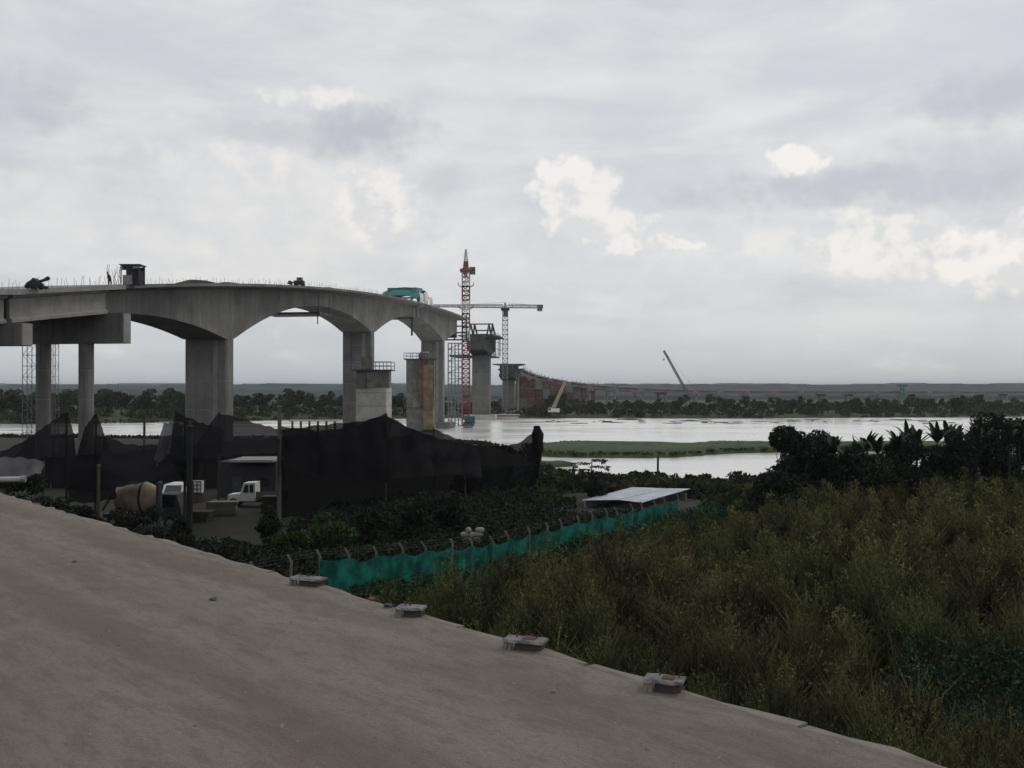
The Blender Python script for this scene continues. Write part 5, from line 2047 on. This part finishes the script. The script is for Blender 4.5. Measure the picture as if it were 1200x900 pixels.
def banana(X, Y, h, n, label, seed):
    rg = random.Random(seed)
    z = GH(X, Y)
    o = thing('banana_plant', label, 'banana plant', (X, Y, z), 'banana plants of the right thicket')
    ps = h * .70
    MB().rings([[(X + r * math.cos(a), Y + r * math.sin(a), z + zz_) for a in np.linspace(0, 6.28, 9)[:-1]] for zz_, r in ((-.2, .16), (ps * .5, .13), (ps, .08))]).build('pseudostem', BANANA, o)
    for k in range(n):
        a = 6.28 * k / n + rg.uniform(-.4, .4)
        Lf = rg.uniform(1.3, 2.1)
        e0 = rg.uniform(.8, 1.52)
        bend = rg.uniform(.25, 1.1)
        w = rg.uniform(.20, .31)
        grid = []
        cx, cz = 0.0, 0.0
        ns = 9
        for i_ in range(ns + 1):
            f = i_ / ns
            e = e0 - bend * f * f
            if i_:
                cx += math.cos(e) * Lf / ns
                cz += math.sin(e) * Lf / ns
            ww = w * (math.sin(math.pi * min(1, .06 + .94 * f ** .8)) ** .6 if f > .12 else .12)
            if f > .97:
                ww = w * .08
            row = []
            for sgn, lift in ((-1, .3), (0, 0), (1, .3)):
                tear = rg.uniform(.72, 1.05)
                row.append((X + cx * math.cos(a) - sgn * ww * tear * math.sin(a), Y + cx * math.sin(a) + sgn * ww * tear * math.cos(a), z + ps + cz + lift * ww))
            grid.append(row)
        MB().sheet(grid).build('leaf', BANANA, o, smooth=True)
    return o


BL = ['banana plant at the left of the thicket beside the round bush', 'second banana plant from the left in the thicket', 'banana plant left of the gap in the thicket skyline',
      'banana plant right of the gap in the thicket skyline', 'banana plant with upright leaves in the middle of the thicket', 'banana plant just right of the thicket middle',
      'banana plant with spreading leaves left of the tallest bush', 'banana plant leaning before the tallest bush', 'banana plant rising behind the tallest bush', 'banana plant nearest the right edge of the picture',
     
      'short banana plant tucked right beside the round bush', 'banana plant peeping up just left of the skyline gap', 'banana plant filling the middle of the thicket from behind', 'banana plant behind, left of the spreading one', 'banana plant wedged between the last two of the thicket']
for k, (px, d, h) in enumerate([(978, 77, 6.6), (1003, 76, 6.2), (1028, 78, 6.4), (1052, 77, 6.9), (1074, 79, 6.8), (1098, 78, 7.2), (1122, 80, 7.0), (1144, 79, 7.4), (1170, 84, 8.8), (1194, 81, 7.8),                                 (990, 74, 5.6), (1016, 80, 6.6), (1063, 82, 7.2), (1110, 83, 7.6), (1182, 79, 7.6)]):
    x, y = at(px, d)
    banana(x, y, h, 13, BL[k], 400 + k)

# shrubs before the camp
for k, (px, d, h, w, n, mt, lf, lab) in enumerate([
        (345, 60, 2.0, 1.6, 1600, BUSH_G, .15, 'bright green leafy shrub at the left before the black net wall'),
        (395, 61, 2.3, 1.8, 1800, BUSH_G, .14, 'darker green leafy shrub between the bright shrub and the fence'),
        (372, 64, 2.4, 1.5, 1500, BUSH_G, .15, 'green shrub behind the two leafy shrubs by the fence start'),
        (440, 64, 2.8, 2.2, 2200, BUSH, .16, 'black shrub before the left part of the net wall'),
        (485, 68, 3.4, 2.4, 2600, BUSH, .16, 'tall black shrub before the middle of the net wall'),
        (525, 72, 3.0, 2.2, 2200, BUSH, .16, 'black shrub before the right part of the net wall'),
        (335, 54, 1.1, 1.5, 1300, BUSH, .12, 'dark low shrub behind the ramp edge fitting'),
        (60, 40, 1.9, 1.3, 1000, BUSH, .12, 'small dark shrub rising over the far ramp edge'),
        (30, 38, 2.2, 1.2, 1000, BUSH, .12, 'small brown shrub at the far left end of the ramp'),
        (120, 44, 1.8, 1.5, 1200, BUSH, .12, 'dark shrub under the pointed net tent'),
        (205, 52, 1.7, 1.6, 1200, BUSH, .13, 'dark shrub below the white van'),
        (260, 58, 1.5, 1.5, 1200, BUSH, .13, 'dark shrub below the small white truck'),
        (700, 92, 3.0, 1.7, 1500, BUSH, .16, 'dark shrub at the foot of the layered small tree')]):
    x, y = at(px, d)
    shrub(x, y, h, w, n, lab, mt, lf, 500 + k, 7, 'shrubs round the camp')
for k, (px, d, ytop, w, lab) in enumerate([
        (42, 49, 585, 1.3, 'dark weedy shrub over the ramp edge under the leftmost net'),
        (72, 50, 592, 1.2, 'dark weedy shrub over the ramp edge below the first net point'),
        (100, 50, 597, 1.3, 'dark weedy shrub over the ramp edge below the pointed net tent'),
        (128, 52, 598, 1.3, 'dark shrub hiding the left end of the mixer truck'),
        (158, 54, 601, 1.4, 'dark shrub hiding the wheels of the mixer truck'),
        (188, 56, 598, 1.3, 'dark shrub hiding the cab of the mixer truck'),
        (214, 58, 606, 1.1, 'dark shrub at the foot of the green post'),
        (318, 66, 600, 1.3, 'dark shrub at the foot of the weathered pole')]):
    x, y = at(px, d)
    hz_ = max(P(px, ytop, d)[2] - GH(x, y), .8)
    shrub(x, y, hz_ * 1.15, w, 2000, lab, BUSH, .13, 560 + k, 8, 'shrubs round the camp')

# small layered tree standing against the lagoon
x, y = at(692, 98)
z = GH(x, y)
lt_ = thing('small_tree', 'small dark tree with flat layered branches against the bright lagoon', 'tree', (x, y, z))
ztop = P(692, 538, 98)[2]
m = MB()
m.tube((x, y, z - .3), (x + .15, y, ztop - .2), .10, .04, 7)
m.build('trunk', BARK, lt_)
rgp = random.Random(3)
V, F, T = [], [], []
rg = np.random.default_rng(77)
for k in range(9):
    zz_ = ztop - .15 - .32 * k
    a = rgp.uniform(-.5, .5) + (math.pi if k % 2 else 0)
    Lb = rgp.uniform(.9, 1.8) * (1 + .06 * k)
    e = (x + Lb * math.cos(a), y + Lb * .5 * math.sin(a), zz_ + rgp.uniform(-.15, .05))
    MB().tube((x + .1, y, zz_ + .12), e, .035, .015, 5).build('branch', BARK, lt_)
    c_ = ((x + e[0]) / 2 + .2 * math.cos(a), (y + e[1]) / 2, zz_ + .02)
    v, f, s_ = leaf_cloud(170, [(*c_, Lb * .66, .5, .13), (e[0], e[1], e[2] - .12, .3, .3, .16)], .14, rg, .35)
    F.append(f + sum(len(q_) for q_ in V))
    V.append(v)
    T.append(np.repeat(s_[:, None], 3, 1))
np_mesh('crown', np.concatenate(V), np.concatenate(F), BUSH, lt_, tint=np.concatenate(T))

# teal mast gantry on the distant flats, at the right
p = P(1057, 459, 860)
tg = thing('teal_gantry', 'small teal gantry standing on the distant viaduct at the right', 'gantry', (p[0], p[1], p[2] - 3))
for sx in (-1.6, 1.6):
    MB().bar((p[0] + sx, p[1], p[2] - 3), (p[0] + sx, p[1], p[2] + 5), .8).build('leg', TEAL, tg)
MB().box((p[0], p[1], p[2] + 5.5), (9, 2.5, 1.6)).build('beam', TEAL, tg)
MB().box((p[0], p[1], p[2] + 2.2), (3.6, 2, 1.8)).build('trolley', TEAL, tg)

# ================================================================== haze over the river plain
HAZE = bpy.data.materials.new('haze_air')
HAZE.use_nodes = True
ht = HAZE.node_tree
ht.nodes.clear()
ho = ht.nodes.new('ShaderNodeOutputMaterial')
hv = ht.nodes.new('ShaderNodeVolumePrincipled')
hv.inputs['Color'].default_value = (.86, .91, .96, 1)
hv.inputs['Density'].default_value = .00009
hv.inputs['Anisotropy'].default_value = .2
ht.links.new(hv.outputs[0], ho.inputs['Volume'])
tag(MB().box((0, 8000, 50), (33000, 25000, 105.4)).build('haze', HAZE), kind='stuff')
